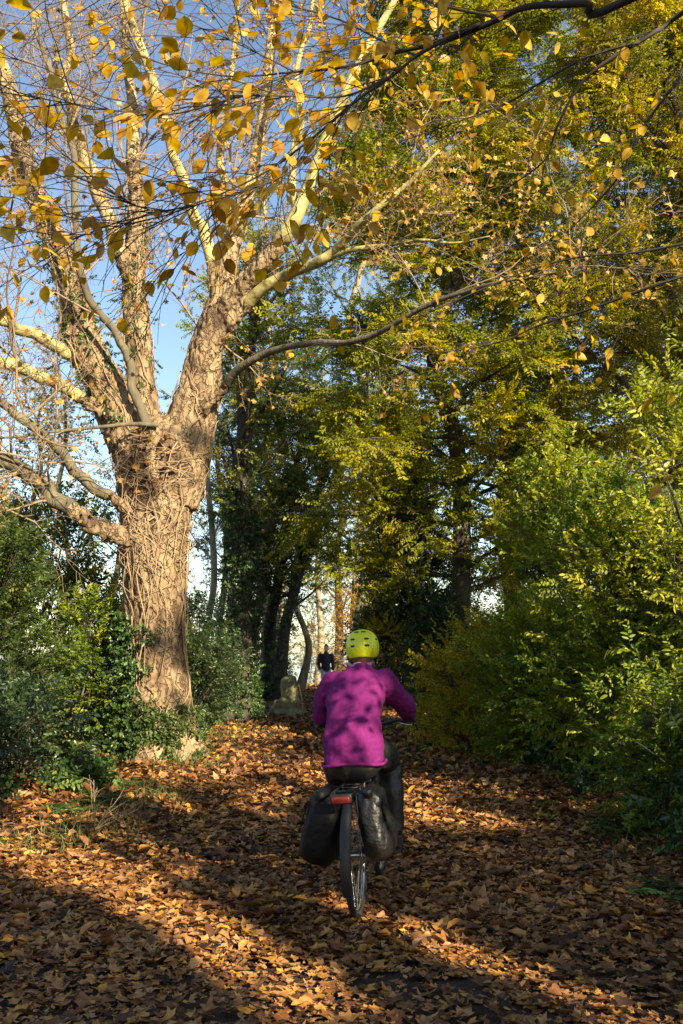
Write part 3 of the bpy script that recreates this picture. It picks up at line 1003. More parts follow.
for x_, y_, m_ in [(-9.5, 46, 'green'), (-6.6, 50, 'midshrub'), (-4.3, 47, 'green'), (-1.6, 54, 'yellowgreen'), (1.6, 50, 'midshrub'), (4.5, 48, 'green')]:
    shrub('thicket', 'thin tall thicket closing the view at the far end of the path', 'shrub', x_, y_, 2.0, 1.3, random.uniform(6, 9), 60, 620, SP_FAR, M[m_], .8, .5, .25, 'thickets at the far end of the path', cs=.7)

# ------------------------------------------------------------------ trees on the right
tree('hornbeam', 'dark-trunked tree with level tiers of olive-yellow leaves over the right of the path', 'tree', gx(447, 19), 19, 15.5, .23, SP_HORN, M['olive'], 'dark_bark', (.2, 0), .17, 56, 3.5, (-6, 28), 13, 17, 1.25, .5, .22, .6, 0, ivy=500, ivy_h=.35)
tree('hornbeam', 'bright yellow-green tree leaning in from behind the right hedge', 'tree', 6.7, 17.4, 15, .22, SP_HORN, M['yellowgreen'], 'dark_bark', (-.5, 0), .26, 44, 3.9, (0, 34), 13, 17, 1.15, .55, .26, .5, 0)
tree('field_maple', 'tall fresh-green tree filling the top right corner', 'tree', 8.2, 19.5, 17, .26, SP_HORN, M['green'], 'grey_bark', (-.3, 0), .25, 46, 4.4, (5, 42), 13, 13, 1.3, .55, .2, .6, .05)
tree('field_maple', 'tall yellow-flecked green tree between the dark trunk and the pale far stems', 'tree', 4.6, 26, 20, .28, SP_FAR, M['green'], 'grey_bark', (.3, 0), .2, 54, 4.3, (5, 45), 12, 13, .85, .62, .22, .6, .05)
tree('tall_tree', 'tall yellowing tree with an open crown, straight beyond the cyclist', 'tree', gx(352, 36), 36, 23, .26, SP_FAR, M['green'], 'pale_bark', (.6, 0), .2, 46, 4.4, (10, 55), 9, 7, .95, .6, .25, .4, .1)
tree('tall_tree', 'tall tree with sparse sunlit crown right behind the forked limbs', 'tree', gx(268, 41), 41, 22, .24, SP_FAR, M['yellowgreen'], 'pale_bark', (-.4, 0), .3, 36, 3.6, (20, 60), 8, 5, .95, .5, .25, .4, .1)
tree('yew', 'dark blue-green tree behind the cyclist, right of the far trunks', 'tree', gx(405, 27), 27, 7, .2, SP_FAR, M['darkshrub'], 'dark_bark', (0, 0), .06, 56, 1.7, (0, 40), 9, 12, .8, .5, .2, .5, 0)

# ------------------------------------------------------------------ shrubs right of the path, near to far
HB = 'shrubs of the right hedge'
H = [
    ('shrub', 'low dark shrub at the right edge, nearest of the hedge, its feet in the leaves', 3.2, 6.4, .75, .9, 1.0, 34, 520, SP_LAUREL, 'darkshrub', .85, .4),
    ('shrub', 'large sunlit bush at the right edge of the hedge, its leaves thick to the ground', 4.8, 9.0, 1.5, 1.0, 2.5, 110, 3800, SP_HEDGE, 'hedge', 1., .66),
    ('shrub', 'low laurel with long dark leaves under the sunlit bushes', 3.0, 8.3, .8, .9, 1.15, 44, 1000, SP_LAUREL, 'hedge', .62, .25),
    ('shrub', 'broad glossy green bush in the middle of the hedge, brightest on its upper half', 3.55, 11.0, 1.25, 1.2, 2.9, 110, 4200, SP_HEDGE, 'hedge', 1., .58),
    ('shrub', 'high green bush behind the hedge, its top under the yellow tree', 5.0, 12.2, 1.6, 1.3, 4.7, 110, 3600, SP_HEDGE, 'hedge', 1.2, .66),
    ('shrub', 'tall thin shoots with pale twigs and loose leaves at the right edge', 3.55, 8.6, .8, .7, 4.3, 22, 330, SP_LAUREL, 'hedge', .8, .85),
    ('shrub', 'dense mid-green bush between the laurel and the yellow shrub', 3.1, 13.4, 1.1, 1.2, 1.9, 80, 2400, SP_HEDGE, 'hedge', 1.05, .45),
    ('shrub', 'yellowing low shrub at the path edge, right of the cyclist', 2.2, 15.6, .9, 1.3, 1.8, 60, 1700, SP_HEDGE, 'yellowgreen', 1.05, .65),
    ('shrub', 'tall green shrub in front of the dark trunk', 4.0, 15.6, 1.5, 1.4, 4.2, 90, 2800, SP_HEDGE, 'hedge', 1.25, .55),
    ('shrub', 'dark holly-like shrub beyond the yellowing one', 2.2, 19.6, .9, 1.4, 2.3, 60, 1400, SP_HEDGE, 'darkshrub', 1.2, .6),
    ('shrub', 'shaded bush filling the gap right of the dark trunk', 4.6, 24.5, 1.5, 1.3, 4.2, 60, 1500, SP_FAR, 'hedge', .6, .4),
    ('shrub', 'golden-leaved shrub at the far end of the right verge', 1.6, 27.0, 1.1, 1.6, 3.0, 60, 1200, SP_FAR, 'yellowgreen', .6, .8),
]
for nm, lb, x, y, rx, ry, h, nc, ns, tp, m, s, b in H:
    shrub(nm, lb, 'shrub', x, y, rx, ry, h, nc, ns, tp, M[m], s, b, .2, HB, cs=.3)

# ------------------------------------------------------------------ shrubs left of the path
LB = 'shrubs left of the path'
H = [
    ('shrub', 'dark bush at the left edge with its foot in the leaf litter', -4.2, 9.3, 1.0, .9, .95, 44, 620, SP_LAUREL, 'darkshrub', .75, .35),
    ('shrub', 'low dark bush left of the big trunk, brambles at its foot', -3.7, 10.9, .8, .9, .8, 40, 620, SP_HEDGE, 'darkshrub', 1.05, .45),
    ('shrub', 'tall leafy bush filling the left edge under the lowest limbs', -5.0, 13.0, 1.2, 1.3, 2.8, 80, 2000, SP_HEDGE, 'midshrub', 1.1, .16),
    ('shrub', 'bright-leaved bush just left of the big trunk', -4.0, 14.6, .8, 1.0, 2.0, 46, 900, SP_HEDGE, 'hedge', 1.1, .45),
    ('shrub', 'thin tall bush with some brown leaves behind the left bushes', -5.4, 17.0, 1.6, 1.4, 4.0, 70, 1500, SP_HEDGE, 'midshrub', 1.3, .5),
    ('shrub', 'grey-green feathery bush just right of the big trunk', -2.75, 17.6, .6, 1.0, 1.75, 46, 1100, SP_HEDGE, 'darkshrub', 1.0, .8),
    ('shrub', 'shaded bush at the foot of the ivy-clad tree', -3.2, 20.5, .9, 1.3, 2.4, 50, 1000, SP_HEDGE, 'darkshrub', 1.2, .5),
    ('shrub', 'golden-brown bush behind the standing stone, left of the walker', -2.9, 38.0, 1.3, 1.0, 2.4, 50, 500, SP_FAR, 'midshrub', .6, .85),
]
for nm, lb, x, y, rx, ry, h, nc, ns, tp, m, s, b in H:
    shrub(nm, lb, 'shrub', x, y, rx, ry, h, nc, ns, tp, M[m], s, b, .2, LB, cs=.28)
shrub('shrub', 'golden-brown bush around the far walker, at the bend of the path', 'shrub', .6, 41, 2.0, 1.2, 4.2, 70, 900, SP_FAR, M['planeleaf'], .7, .6, .2, cs=.5)

# ------------------------------------------------------------------ low plants: ivy carpet, grass, ferns
A = Acc()
n = 5200
x = -2.5 - np.abs(rng.normal(0, 1.5, n))
y = rng.uniform(9.2, 24, n)
k = (x > -7) & (fbm(np.c_[x * 1.1, y * 1.1, 0 * x], 13, 2) > .40) & (x < -2.5 - .5 * np.sin(y * 1.7) ** 2) & ((y > 10.2) | (x < -3.2)) & ~((x > -3.5) & (y > 12.2) & (y < 14.6))
x, y = x[k], y[k]
P = np.c_[x, y, gz(x, y) + rng.uniform(.02, .22, len(x))]
D = nrm(rng.normal(0, 1, P.shape) + np.array([.3, -.4, .5]))
scatter(A, SP_IVY + SP_HEDGE[:2], P, frames(D, (0, -.2, 1), .4), rng.uniform(.7, 1.2, len(x)), np.clip(rng.normal(.5, .22, len(x)), 0, 1), .15)
n = 1800
x = 2.5 + np.abs(rng.normal(0, .7, n))
y = rng.uniform(5, 22, n)
P = np.c_[x, y, gz(x, y) + rng.uniform(.02, .2, n)]
k = fbm(np.c_[x * 1.1, y * 1.1, 0 * x], 17, 2) > .48
P = P[k]
D = nrm(rng.normal(0, 1, P.shape) + np.array([-.4, -.4, .5]))
scatter(A, SP_IVY, P, frames(D, (0, -.2, 1), .4), rng.uniform(.7, 1.2, len(P)), np.clip(rng.normal(.4, .2, len(P)), 0, 1), .15)
o = A.build('ivy_ground_cover', [M['ivy'], M['twig']])
o['kind'] = 'stuff'
o['label'] = 'dark ivy and bramble leaves creeping over the verges under the shrubs'

A = Acc()


def blades(n, cx, cy, rx, ry, h):
    x = cx + rng.normal(0, rx, n)
    y = cy + rng.normal(0, ry, n)
    b = np.c_[x, y, gz(x, y)]
    d = nrm(rng.normal(0, .5, (n, 3)) + np.array([0, 0, 1.]))
    pth = grow(b, d, rng.uniform(.5, 1.1, n) * h, 4, .5, -.5)
    s = nrm(np.cross(d, rng.normal(0, 1, (n, 3)))) * .004
    wv = np.array([1, .8, .5, .05])[None, :, None] * s[:, None]
    V = np.stack([pth - wv, pth + wv], 2)
    ii = np.arange(n * 8).reshape(n, 4, 2)
    A.add(V, np.stack([ii[:, :-1, 0], ii[:, :-1, 1], ii[:, 1:, 1], ii[:, 1:, 0]], -1).reshape(-1, 4), 0, np.repeat(np.clip(rng.normal(.5, .3, n), 0, 1), 8))


for px, py, n, rx, ry, h in [(150, 800, 380, .3, .5, .26), (60, 842, 260, .45, .35, .22), (190, 765, 300, .3, .8, .28), (110, 825, 200, .3, .3, .2), (235, 735, 260, .25, 1.2, .25), (250, 715, 200, .25, 1.5, .3), (20, 850, 120, .4, .3, .2), (640, 850, 160, .25, .5, .25)]:
    q = ground_at(px, py)
    blades(n, q[0], q[1], rx, ry, h)
o = A.build('grass', [M['grass'], M['twig']])
o['kind'] = 'stuff'
o['label'] = 'thin grass tufts along the left edge of the path'


def fern(label, x, y, n=9, L=.5, mat='fern'):
    z = float(gz(x, y))
    t = thing('fern', label, 'fern', (x, y, z), 'small ferns along the path edges')
    A = Acc()
    for k in range(n):
        az_ = k * 2 * PI / n + random.uniform(-.3, .3)
        d = np.array([[math.cos(az_) * .8, math.sin(az_) * .8, .75]])
        pth = grow(np.array([[x, y, z]]), d, L * random.uniform(.7, 1.1), 9, .12, -1.5)
        tubes(A, pth, np.linspace(.004, .001, 9)[None], 3, 1)
        p, dd, tq, _ = spawn(pth, 26, .15, 1., (60, 80), 1.)
        v = leafset(1, .34)
        scatter(A, [v], p, frames(dd, (0, 0, 1), .15), L * .26 * (1.05 - tq) * np.clip(tq * 5, .4, 1), np.full(len(p), random.uniform(.2, .8)), .1)
    A.build('fronds', [M[mat], M['twig']], t)


q = ground_at(100, 806); fern('fern with arching green fronds left of the big trunk, nearest the path', q[0], q[1], 10, .55)
q = ground_at(135, 790); fern('small fern at the left of the big trunk, in front of the ivy', q[0], q[1], 9, .45)
q = ground_at(70, 815); fern('dark fern under the left bushes, half buried in leaves', q[0], q[1], 8, .5, 'ivy')
q = ground_at(600, 838); fern('fern with long fronds in front of the right laurel', q[0] + .2, q[1], 10, .6)
q = ground_at(655, 905); fern('shaded fern at the right edge, nearest of the ferns', q[0] + .1, q[1], 9, .5, 'ivy')

# small dead weed stalks standing at the path edge
t = thing('dead_weed', 'dry branching weed stalk standing at the left path edge in the sunlit leaves', 'plant', (*ground_at(95, 836)[:2], 0.05))
A = Acc()
b = np.repeat(np.array(t.location)[None], 7, 0)
pth = grow(b, rng.normal(0, .5, (7, 3)) + [0, 0, 1.], .42, 6, .4, 0)
tubes(A, pth, np.linspace(.005, .002, 6)[None], 4)
p, d, _, _ = spawn(pth, 4, .4, 1)
tubes(A, grow(p, d, .12, 4, .4, 0), .0018, 3)
A.build('stalks', M['vine'], t)

# ------------------------------------------------------------------ overhanging beech: trunk right of the view, branches over the path
bt = thing('beech', 'beech whose dark boughs and large golden leaves hang over the top of the view', 'tree', (4.3, .6, float(gz(4.3, .6)) - .05))
A = Acc()
tube(A, [(4.3, .6, .0), (4.28, .6, 1.5), (4.2, .65, 3.2), (4.05, .7, 5.0), (3.9, .8, 6.8), (3.7, .9, 8.5)], [.3, .23, .2, .17, .13, .06], 18, 5, rough=.1)
A.build('trunk', M['dark_bark'], bt)


def bough(rows, start=None):
    P = [at(px, py, Yd) for px, py, _, Yd in rows]
    r = [wd * .5 * Yd / FPX for _, _, wd, Yd in rows]
    if start is not None:
        s0, rs = np.array(start[:3]), start[3]
        e = np.array(P[0])
        m1 = s0 * .5 + e * .5 + np.array([0, 0, .06])
        P = [s0, m1] + P
        r = [rs, (rs + r[0]) / 2] + r
    return cr(np.c_[P, r], 5)


B = [
    bough([(640, -6, 15, 3.4), (585, 3, 13, 3.5), (527, 7, 11, 3.6), (492, 22, 10, 3.7), (442, 42, 8, 3.8), (397, 52, 6.5, 3.9), (350, 66, 5, 4.0), (295, 72, 3.5, 4.1), (225, 76, 2.5, 4.2), (150, 60, 2, 4.25), (120, 40, 1.5, 4.3)], (4.1, .7, 4.2, .08)),
    bough([(480, 24, 7, 3.7), (457, 34, 6, 3.75), (417, 56, 5, 3.8), (392, 76, 4.5, 3.8), (352, 104, 4, 3.85), (310, 140, 3.5, 3.9), (255, 178, 3, 3.9), (190, 205, 2.2, 3.95), (120, 222, 1.8, 4.0), (70, 240, 1.3, 4)]),
    bough([(392, 76, 4, 3.8), (345, 96, 3.2, 3.6), (290, 96, 3, 3.5), (240, 97, 2.6, 3.4), (165, 115, 2.2, 3.3), (75, 104, 1.8, 3.2), (20, 95, 1.2, 3.2)]),
    bough([(295, 72, 2.6, 4.1), (230, 40, 2.2, 3.9), (160, 12, 1.8, 3.7), (100, -15, 1.3, 3.6)]),
    bough([(352, 104, 3, 3.85), (300, 165, 2.4, 3.6), (230, 195, 2, 3.4), (150, 210, 1.6, 3.3), (90, 175, 1.2, 3.2)]),
    bough([(700, 0, 9, 4.6), (655, 32, 7.5, 4.7), (600, 66, 6, 4.8), (575, 92, 5, 4.9), (556, 130, 4, 5.0), (545, 160, 3, 5.1), (505, 190, 2, 5.2)], (4.05, .7, 4.8, .07)),
    bough([(640, 42, 5, 4.7), (590, 56, 4, 4.8), (545, 80, 3.5, 4.9), (505, 104, 2.8, 5.0), (440, 128, 2.2, 5.1), (380, 150, 1.6, 5.2), (330, 180, 1.2, 5.2)]),
    bough([(720, 40, 6, 5), (675, 85, 5, 5.2), (642, 130, 4, 5.4), (618, 178, 3, 5.5), (570, 230, 2, 5.6)], (4.1, .7, 4.5, .06)),
    bough([(730, 262, 7, 5.4), (683, 276, 5.5, 5.6), (640, 291, 5, 5.8), (590, 309, 4, 6), (540, 325, 3.2, 6.2), (500, 342, 2.5, 6.3), (440, 352, 1.8, 6.4), (380, 345, 1.3, 6.4)], (4.2, .65, 3.2, .07)),
    bough([(700, 240, 5, 6.4), (640, 252, 4, 6.6), (580, 257, 3.2, 6.8), (530, 270, 2.6, 7), (480, 290, 2, 7.1), (430, 312, 1.5, 7.2)]),
    bough([(417, 56, 4, 3.8), (380, 40, 3.4, 4.3), (340, 20, 3, 4.6), (290, 5, 2.4, 4.8), (240, -15, 2, 5)]),
    bough([(500, 18, 6, 3.7), (440, 5, 5, 3.9), (380, -15, 4, 4.2), (300, -40, 3, 4.4)]),
]
B.append(cr(np.array([(4.2, .65, 2.7, .06), (3.6, 1.0, 3.05, .04), (3.1, 1.45, 3.2, .025), (2.7, 1.85, 3.3, .017), (2.35, 2.15, 3.35, .01), (2.1, 2.4, 3.3, .005)]), 5))  # three unseen boughs added to cast leaf dapple on the cyclist
B.append(cr(np.array([(4.2, .65, 2.4, .05), (3.6, .95, 2.75, .03), (3.15, 1.35, 2.85, .02), (2.75, 1.7, 2.95, .012), (2.4, 2.0, 2.9, .006)]), 5))
B.append(cr(np.array([(4.2, .65, 2.5, .05), (3.3, 1.5, 2.75, .03), (2.5, 2.3, 2.72, .018), (1.85, 2.95, 2.6, .010), (1.6, 3.2, 2.55, .004)]), 5))
A = Acc()
TW = Acc()
dens = [28, 34, 28, 18, 26, 10, 14, 8, 10, 9, 32, 22, 30, 22, 26]
for Q, nd in zip(B, dens):
    s = 12 if len(Q) > 40 else 3
    i = rng.integers(s, len(Q), nd)
    tg = nrm(Q[np.minimum(i + 1, len(Q) - 1), :3] - Q[np.maximum(i - 1, 0), :3])
    d = nrm(tg + rng.normal(0, .55, (nd, 3)) * np.array([1, 1, .6]) + np.array([0, 0, -.1]))
    t1 = grow(Q[i, :3], d, rng.uniform(.35, .9, nd), 7, .35, -.2)
    tubes(TW, t1, np.linspace(.0026, .0013, 7)[None], 4)
    p, d, tq, _ = spawn(t1, 4, .2, 1, (30, 60), .8)
    t2 = grow(p, d, rng.uniform(.12, .35, len(p)), 4, .3, -.2)
    tubes(TW, t2, np.array([[.0015, .0014, .0012, .001]]), 3)
    k = rng.uniform(0, 1, len(t2)) < .72
    p, d, tq, _ = spawn(t2[k], 3, .3, 1, (30, 65), .6)
    k = rng.uniform(0, 1, len(p)) < .62
    k &= ~((p[:, 1] < 3.6) & (np.abs(p[:, 0]) < .42 * p[:, 1]) & (p[:, 2] < 2.95))
    p, d = p[k], d[k]
    n = len(p)
    d = nrm(d + rng.normal(0, .4, (n, 3)) + np.array([0, 0, -.55]))
    tp = []
    for q in range(8):
        # a rounder leaf with more outline points for the near canopy
        u = np.linspace(0, 1, 7)
        hw = .33 * np.sin(PI * u ** .85) ** .8 * (1 + .05 * np.sin(u * 30))
        dr, fo = random.uniform(-.1, .35), random.uniform(.05, .4)
        mid = np.c_[u, 0 * u, -dr * u ** 2]
        lf = np.c_[u, hw, -dr * u ** 2 + fo * hw + random.uniform(-.03, .03)]
        rt = np.c_[u, -hw, -dr * u ** 2 + fo * hw + random.uniform(-.03, .03)]
        V = np.concatenate([mid, lf, rt])
        F = [[j, j + 1, j + 8, j + 7] for j in range(6)] + [[j + 1, j, j + 14, j + 15] for j in range(6)]
        tp.append((V, np.array(F), np.zeros((0, 4), int), np.zeros(21)))
    scatter(A, tp, p, frames(d, (0, -.3, 1), .6), rng.uniform(.038, .092, n), np.clip(rng.normal(.5, .26, n), 0, 1), .05)
A.build('leaves', [M['gold'], M['twig']], bt)
for Q in B:
    A = Acc()
    tubes(A, Q[:, :3], np.maximum(Q[:, 3] * .68, .0016)[None], 8, rough=.1, seed=3, cap=True, freq=8)
    A.build('bough', M['twig'], bt)
o = TW.build('twigs', M['twig'], bt)
o['kind'] = 'stuff'

# ------------------------------------------------------------------ trees behind the viewer out of view, crowns shaped to shade the foreground
cu, su = math.cos(SUN_AZ), math.sin(SUN_AZ)
S0, TE = 9.0, math.tan(SUN_EL)


def uh(P):
    u = P[:, 0] * cu + P[:, 1] * su
    s = P[:, 0] * su - P[:, 1] * cu
    return u, P[:, 2] + (S0 - s) * TE


n = 150000
u = rng.uniform(-5.5, 13.5, n)
s = rng.uniform(6.5, 11.5, n)
h = rng.uniform(2.9, 11.2, n)
Hb = np.where(u < 4.3, 9.5, np.where(u < 6.4, 9.0, 7.6)) + 1.2 * (fbm(np.c_[u * .8, 0 * u, s * .5], 41, 2) - .5)
h = np.where((u > 4.4) & (u < 6.6) & (rng.uniform(0, 1, n) < .35), rng.uniform(9, 15, n), h)
k = h < Hb
k |= (u > 4.4) & (u < 6.6) & (h > 9) & (fbm(np.c_[u * 1.5 + h * .9, h * .55, 0 * u], 61, 2) > .63)  # sparse high leaves added to dapple the big trunk
# gaps cut in the leaves to let sun onto streaks, cyclist and hedge
q = fbm(np.c_[u * 2.2, h * 2.0, 0 * u], 51, 2)
k &= ~((np.abs(u - 2.38 - .05 * np.sin(h * 3)) < np.where(h > 7.1, .45, .27)) & (h > 5.8) & (h < 8.5))
k &= ~((np.abs(u - 3.33) < .17) & (h > 5.3) & (h < 7.0))
k &= ~((np.abs(u - 3.27) < .40) & (h > 7.0) & (h < 8.1) & (rng.uniform(0, 1, n) > .045))
k &= ~((u > 4.5) & (u < 7.4) & (h > 7.0) & (q > .42))
k &= ~((u > 6.4) & (h > 6.9) & (q > .56))
k &= ~((u > -1) & (u < 4.3) & (h > 8.2) & (q > .52))
u, s, h = u[k], s[k], h[k]
z = h - (S0 - s) * TE
P = np.c_[u * cu + s * su, u * su - s * cu, z]
P = P[z > 2.2]
tu = [(-3.2, 9.2), (1.0, 9.4), (4.6, 9.2), (8.0, 9.0), (11.8, 9.2)]
lbl = ['leafy tree behind the viewer, furthest left of the row', 'leafy tree behind the viewer whose crown edges the left light streak', 'leafy tree behind the viewer, in line with the cyclist and the sun', 'leafy tree behind the viewer shading the right hedge foot', 'leafy tree behind the viewer, furthest right of the row']
C = np.array([(a_ * cu + b_ * su, a_ * su - b_ * cu) for a_, b_ in tu])
own = np.argmin(((P[:, None, :2] - C[None]) ** 2).sum(-1), 1)
for i, (cx, cy) in enumerate(C):
    t = thing('shade_tree', lbl[i], 'tree', (cx, cy, float(gz(cx, cy)) - .05), 'trees behind the viewer')
    A = Acc()
    tube(A, [(cx, cy, -.1), (cx + .05, cy, 2), (cx - .05, cy + .1, 4), (cx, cy, 6.5), (cx, cy, 8)], [.28, .22, .18, .12, .04], 12, 4, rough=.1)
    Pi = P[own == i]
    I = rng.integers(0, len(Pi), 40)
    b0 = np.c_[np.full(40, cx), np.full(40, cy), np.clip(Pi[I, 2] - 1.2, 1.8, 7)]
    tubes(A, np.stack([b0, (b0 + Pi[I]) / 2 + np.array([0, 0, .15]), Pi[I]], 1), np.array([[.035, .02, .008]]), 5)
    A.build('trunk', M['grey_bark'], t)
    A = Acc()
    D = nrm(rng.normal(0, 1, Pi.shape) + [0, 0, -.3])
    scatter(A, [leafset(.15, .62)], Pi, frames(D, (sx, sy, .6), .8), rng.uniform(.7, 1.2, len(Pi)), rng.uniform(0, 1, len(Pi)), 0)
    A.build('crown', [M['green'], M['twig']], t)
# ------------------------------------------------------------------ bicycle and cyclist (own frame: rear contact at the origin, +y ahead)
gp = ground_at(359, 916)
gp = ground_at(359, 917, float(gz(gp[0], gp[1])) + .015)
RIGZ = float(gz(gp[0], gp[1])) + .015
RIG = Matrix.Translation((gp[0], gp[1], RIGZ)) @ Euler((0, math.radians(-3.5), math.radians(-9.5))).to_matrix().to_4x4()


def rig_thing(name, label, cat, base=(0, 0, 0), group=None):
    m = RIG @ Matrix.Translation(base)
    t = thing(name, label, cat, m.to_translation(), group)
    t.rotation_euler = m.to_euler()
    t['_o'] = [float(q) for q in base]
    return t


bike = rig_thing('bicycle', 'dark touring bicycle with rear rack and red reflector, ridden along the leafy path', 'bicycle')
RW, WB = .345, 1.05
BBp = np.array([0, .44, .285])


def ring(acc, c, R, r, n=56, S=8, squash=1.0, mat=0):
    th = np.linspace(0, 2 * PI, n + 1)
    pts = np.c_[0 * th, np.cos(th) * R, np.sin(th) * R] + c
    tubes(acc, pts, r, S, mat)


def wheel(name, c):
    A = Acc(); ring(A, c, RW - .019, .019); tyre = A.build('wheel', M['rubber'], bike)
    A = Acc(); ring(A, c, RW - .042, .011); A.build('rim', M['alloy'], tyre)
    A = Acc()
    for k in range(32):
        a_ = k * 2 * PI / 32
        b_ = a_ + (.5 if k % 4 < 2 else -.5)
        s = .028 if k % 2 else -.028
        tubes(A, np.array([[s, math.cos(b_) * .022, math.sin(b_) * .022], [0, math.cos(a_) * (RW - .045), math.sin(a_) * (RW - .045)]]) + c, .0016, 4)
    A.build('spokes', M['alloy'], tyre)
    A = Acc(); capsule(A, np.array([-.05, 0, 0]) + c, np.array([.05, 0, 0]) + c, .02, .02); A.build('hub', M['alloy'], tyre)


RA, FA = np.array([0, 0, RW]), np.array([0, WB, RW])
wheel('w', RA)
wheel('w', FA)
A = Acc()
st_top = np.array([0, .27, .80]); ht0 = np.array([0, .93, .66]); ht1 = np.array([0, .885, .82])
for p_, q_, r_ in [(BBp, st_top, .016), (BBp, ht0, .019), (st_top * .93 + BBp * .07, ht1, .017), (ht0, ht1, .02)]:
    tube(A, [p_, q_], r_, 12, 1)
for s in (-1, 1):
    tube(A, [RA + [s * .06, 0, 0], BBp + [s * .03, -.06, 0]], .010, 8, 1)
    tube(A, [RA + [s * .06, 0, 0], st_top + [s * .02, 0, -.04]], .008, 8, 1)
A.build('frame', M['frame'], bike)
A = Acc()
for s in (-1, 1):
    tube(A, [ht0 + [s * .045, 0, -.02], ht0 + [s * .055, .03, -.15], FA + [s * .055, 0, 0]], .012, 8, 3)
tube(A, [ht0 + [-.05, 0, -.02], ht0 + [.05, 0, -.02]], .014, 8, 1)
A.build('fork', M['frame'], bike)
A = Acc()
tube(A, [ht1, ht1 + [0, -.03, .10], ht1 + [0, .05, .18]], .014, 10, 3)
HB_ = ht1 + np.array([0, .05, .19])
tube(A, [HB_ + [-.31, -.09, .03], HB_ + [-.2, -.02, .03], HB_ + [0, 0, 0], HB_ + [.2, -.02, .03], HB_ + [.31, -.09, .03]], .012, 10, 5)
hb = A.build('handlebar', M['black'], bike)
for s in (-1, 1):
    A = Acc(); tube(A, [HB_ + [s * .22, -.03, .03], HB_ + [s * .325, -.097, .03]], .017, 12, 2); A.build('grip', M['rubber'], hb)
    A = Acc(); tube(A, [HB_ + [s * .19, .0, .02], HB_ + [s * .22, .05, .0], HB_ + [s * .29, .0, -.01]], .006, 6, 4); A.build('brake_lever', M['alloy'], hb)
A = Acc()
sd_top = np.array([0, .225, .885])
ell(A, sd_top + [0, -.05, 0], (.085, .10, .035), (20, 12), pw=2.4)
ell(A, sd_top + [0, .07, .0], (.032, .12, .028), (16, 10))
sad = skin(A, 'saddle', M['black'], bike, .008, 6)
A = Acc(); tube(A, [st_top, sd_top + [0, 0, -.02]], .014, 10, 1); A.build('seat_post', M['alloy'], bike)
# rack and mudguard
A = Acc()
zr = .735
for s in (-1, 1):
    tube(A, [(s * .05, .2, zr), (s * .06, -.05, zr), (s * .06, -.33, zr), (s * .045, -.36, zr)], .006, 8, 3)
    for yy in (.06, -.08, -.22):
        tube(A, [RA + [s * .065, 0, 0], (s * .065, yy, zr - .12), (s * .06, yy, zr)], .005, 8, 3)
for yy in (-.35, -.22, -.08, .06, .18):
    tube(A, [(-.058, yy, zr), (.058, yy, zr)], .005, 8, 1)
rack = A.build('rear_rack', M['black'], bike)
A = Acc()
th = np.radians(np.linspace(62, 205, 24))
pr = [(-.030, -.012), (-.024, .006), (-.012, .012), (0, .014), (.012, .012), (.024, .006), (.030, -.012)]
V = np.array([[px_, math.cos(t_) * (RW + .018 + pz_), RW + math.sin(t_) * (RW + .018 + pz_)] for t_ in th for px_, pz_ in pr])
ii = np.arange(len(V)).reshape(24, 7)
A.add(V, np.stack([ii[:-1, :-1], ii[1:, :-1], ii[1:, 1:], ii[:-1, 1:]], -1).reshape(-1, 4))
V2 = V.copy(); V2[:, 1:] = (V[:, 1:] - [0, RW]) * .993 + [0, RW]
A.add(V2, np.stack([ii[:-1, :-1], ii[:-1, 1:], ii[1:, 1:], ii[1:, :-1]], -1).reshape(-1, 4))
A.build('mudguard', M['black'], bike)
A = Acc()
ell(A, (0, -.375, zr - .025), (.052, .014, .019), (20, 12), pw=5)
rf = A.build('reflector', M['red'], bike)
A = Acc(); ell(A, (0, -.362, zr - .022), (.062, .012, .028), (20, 12), pw=5); A.build('lamp_housing', M['black'], rf)
# transmission
A = Acc()
ring(A, BBp + [.045, 0, 0], .085, .006, 40, 6)
for k in range(5):
    a_ = k * 2 * PI / 5
    tube(A, [BBp + [.045, 0, 0], BBp + [.045, .085 * math.cos(a_), .085 * math.sin(a_)]], .006, 6, 1)
A.build('chainring', M['alloy'], bike)
CR = .17
PR = BBp + np.array([.115, .165, -.03]); PLp = BBp + np.array([-.10, -.135, .0])
for e, s in ((PR, 1), (PLp, -1)):
    A = Acc(); tube(A, [BBp + [s * .06, 0, 0], e + [-s * .02, 0, 0]], .011, 8, 1); A.build('crank', M['alloy'], bike)
    A = Acc(); ell(A, e + [s * .05, 0, 0], (.048, .045, .012), (16, 8), pw=5); A.build('pedal', M['black'], bike)
A = Acc()
tube(A, [BBp + [.045, .0, .088], RA + [.045, 0, .04]], .005, 6, 1)
tube(A, [BBp + [.045, 0, -.088], RA + [.045, .04, -.10], RA + [.045, -.02, -.05]], .005, 6, 3)
ring(A, RA + [.045, 0, 0], .042, .008, 24, 6)
A.build('chain', M['alloy'], bike)


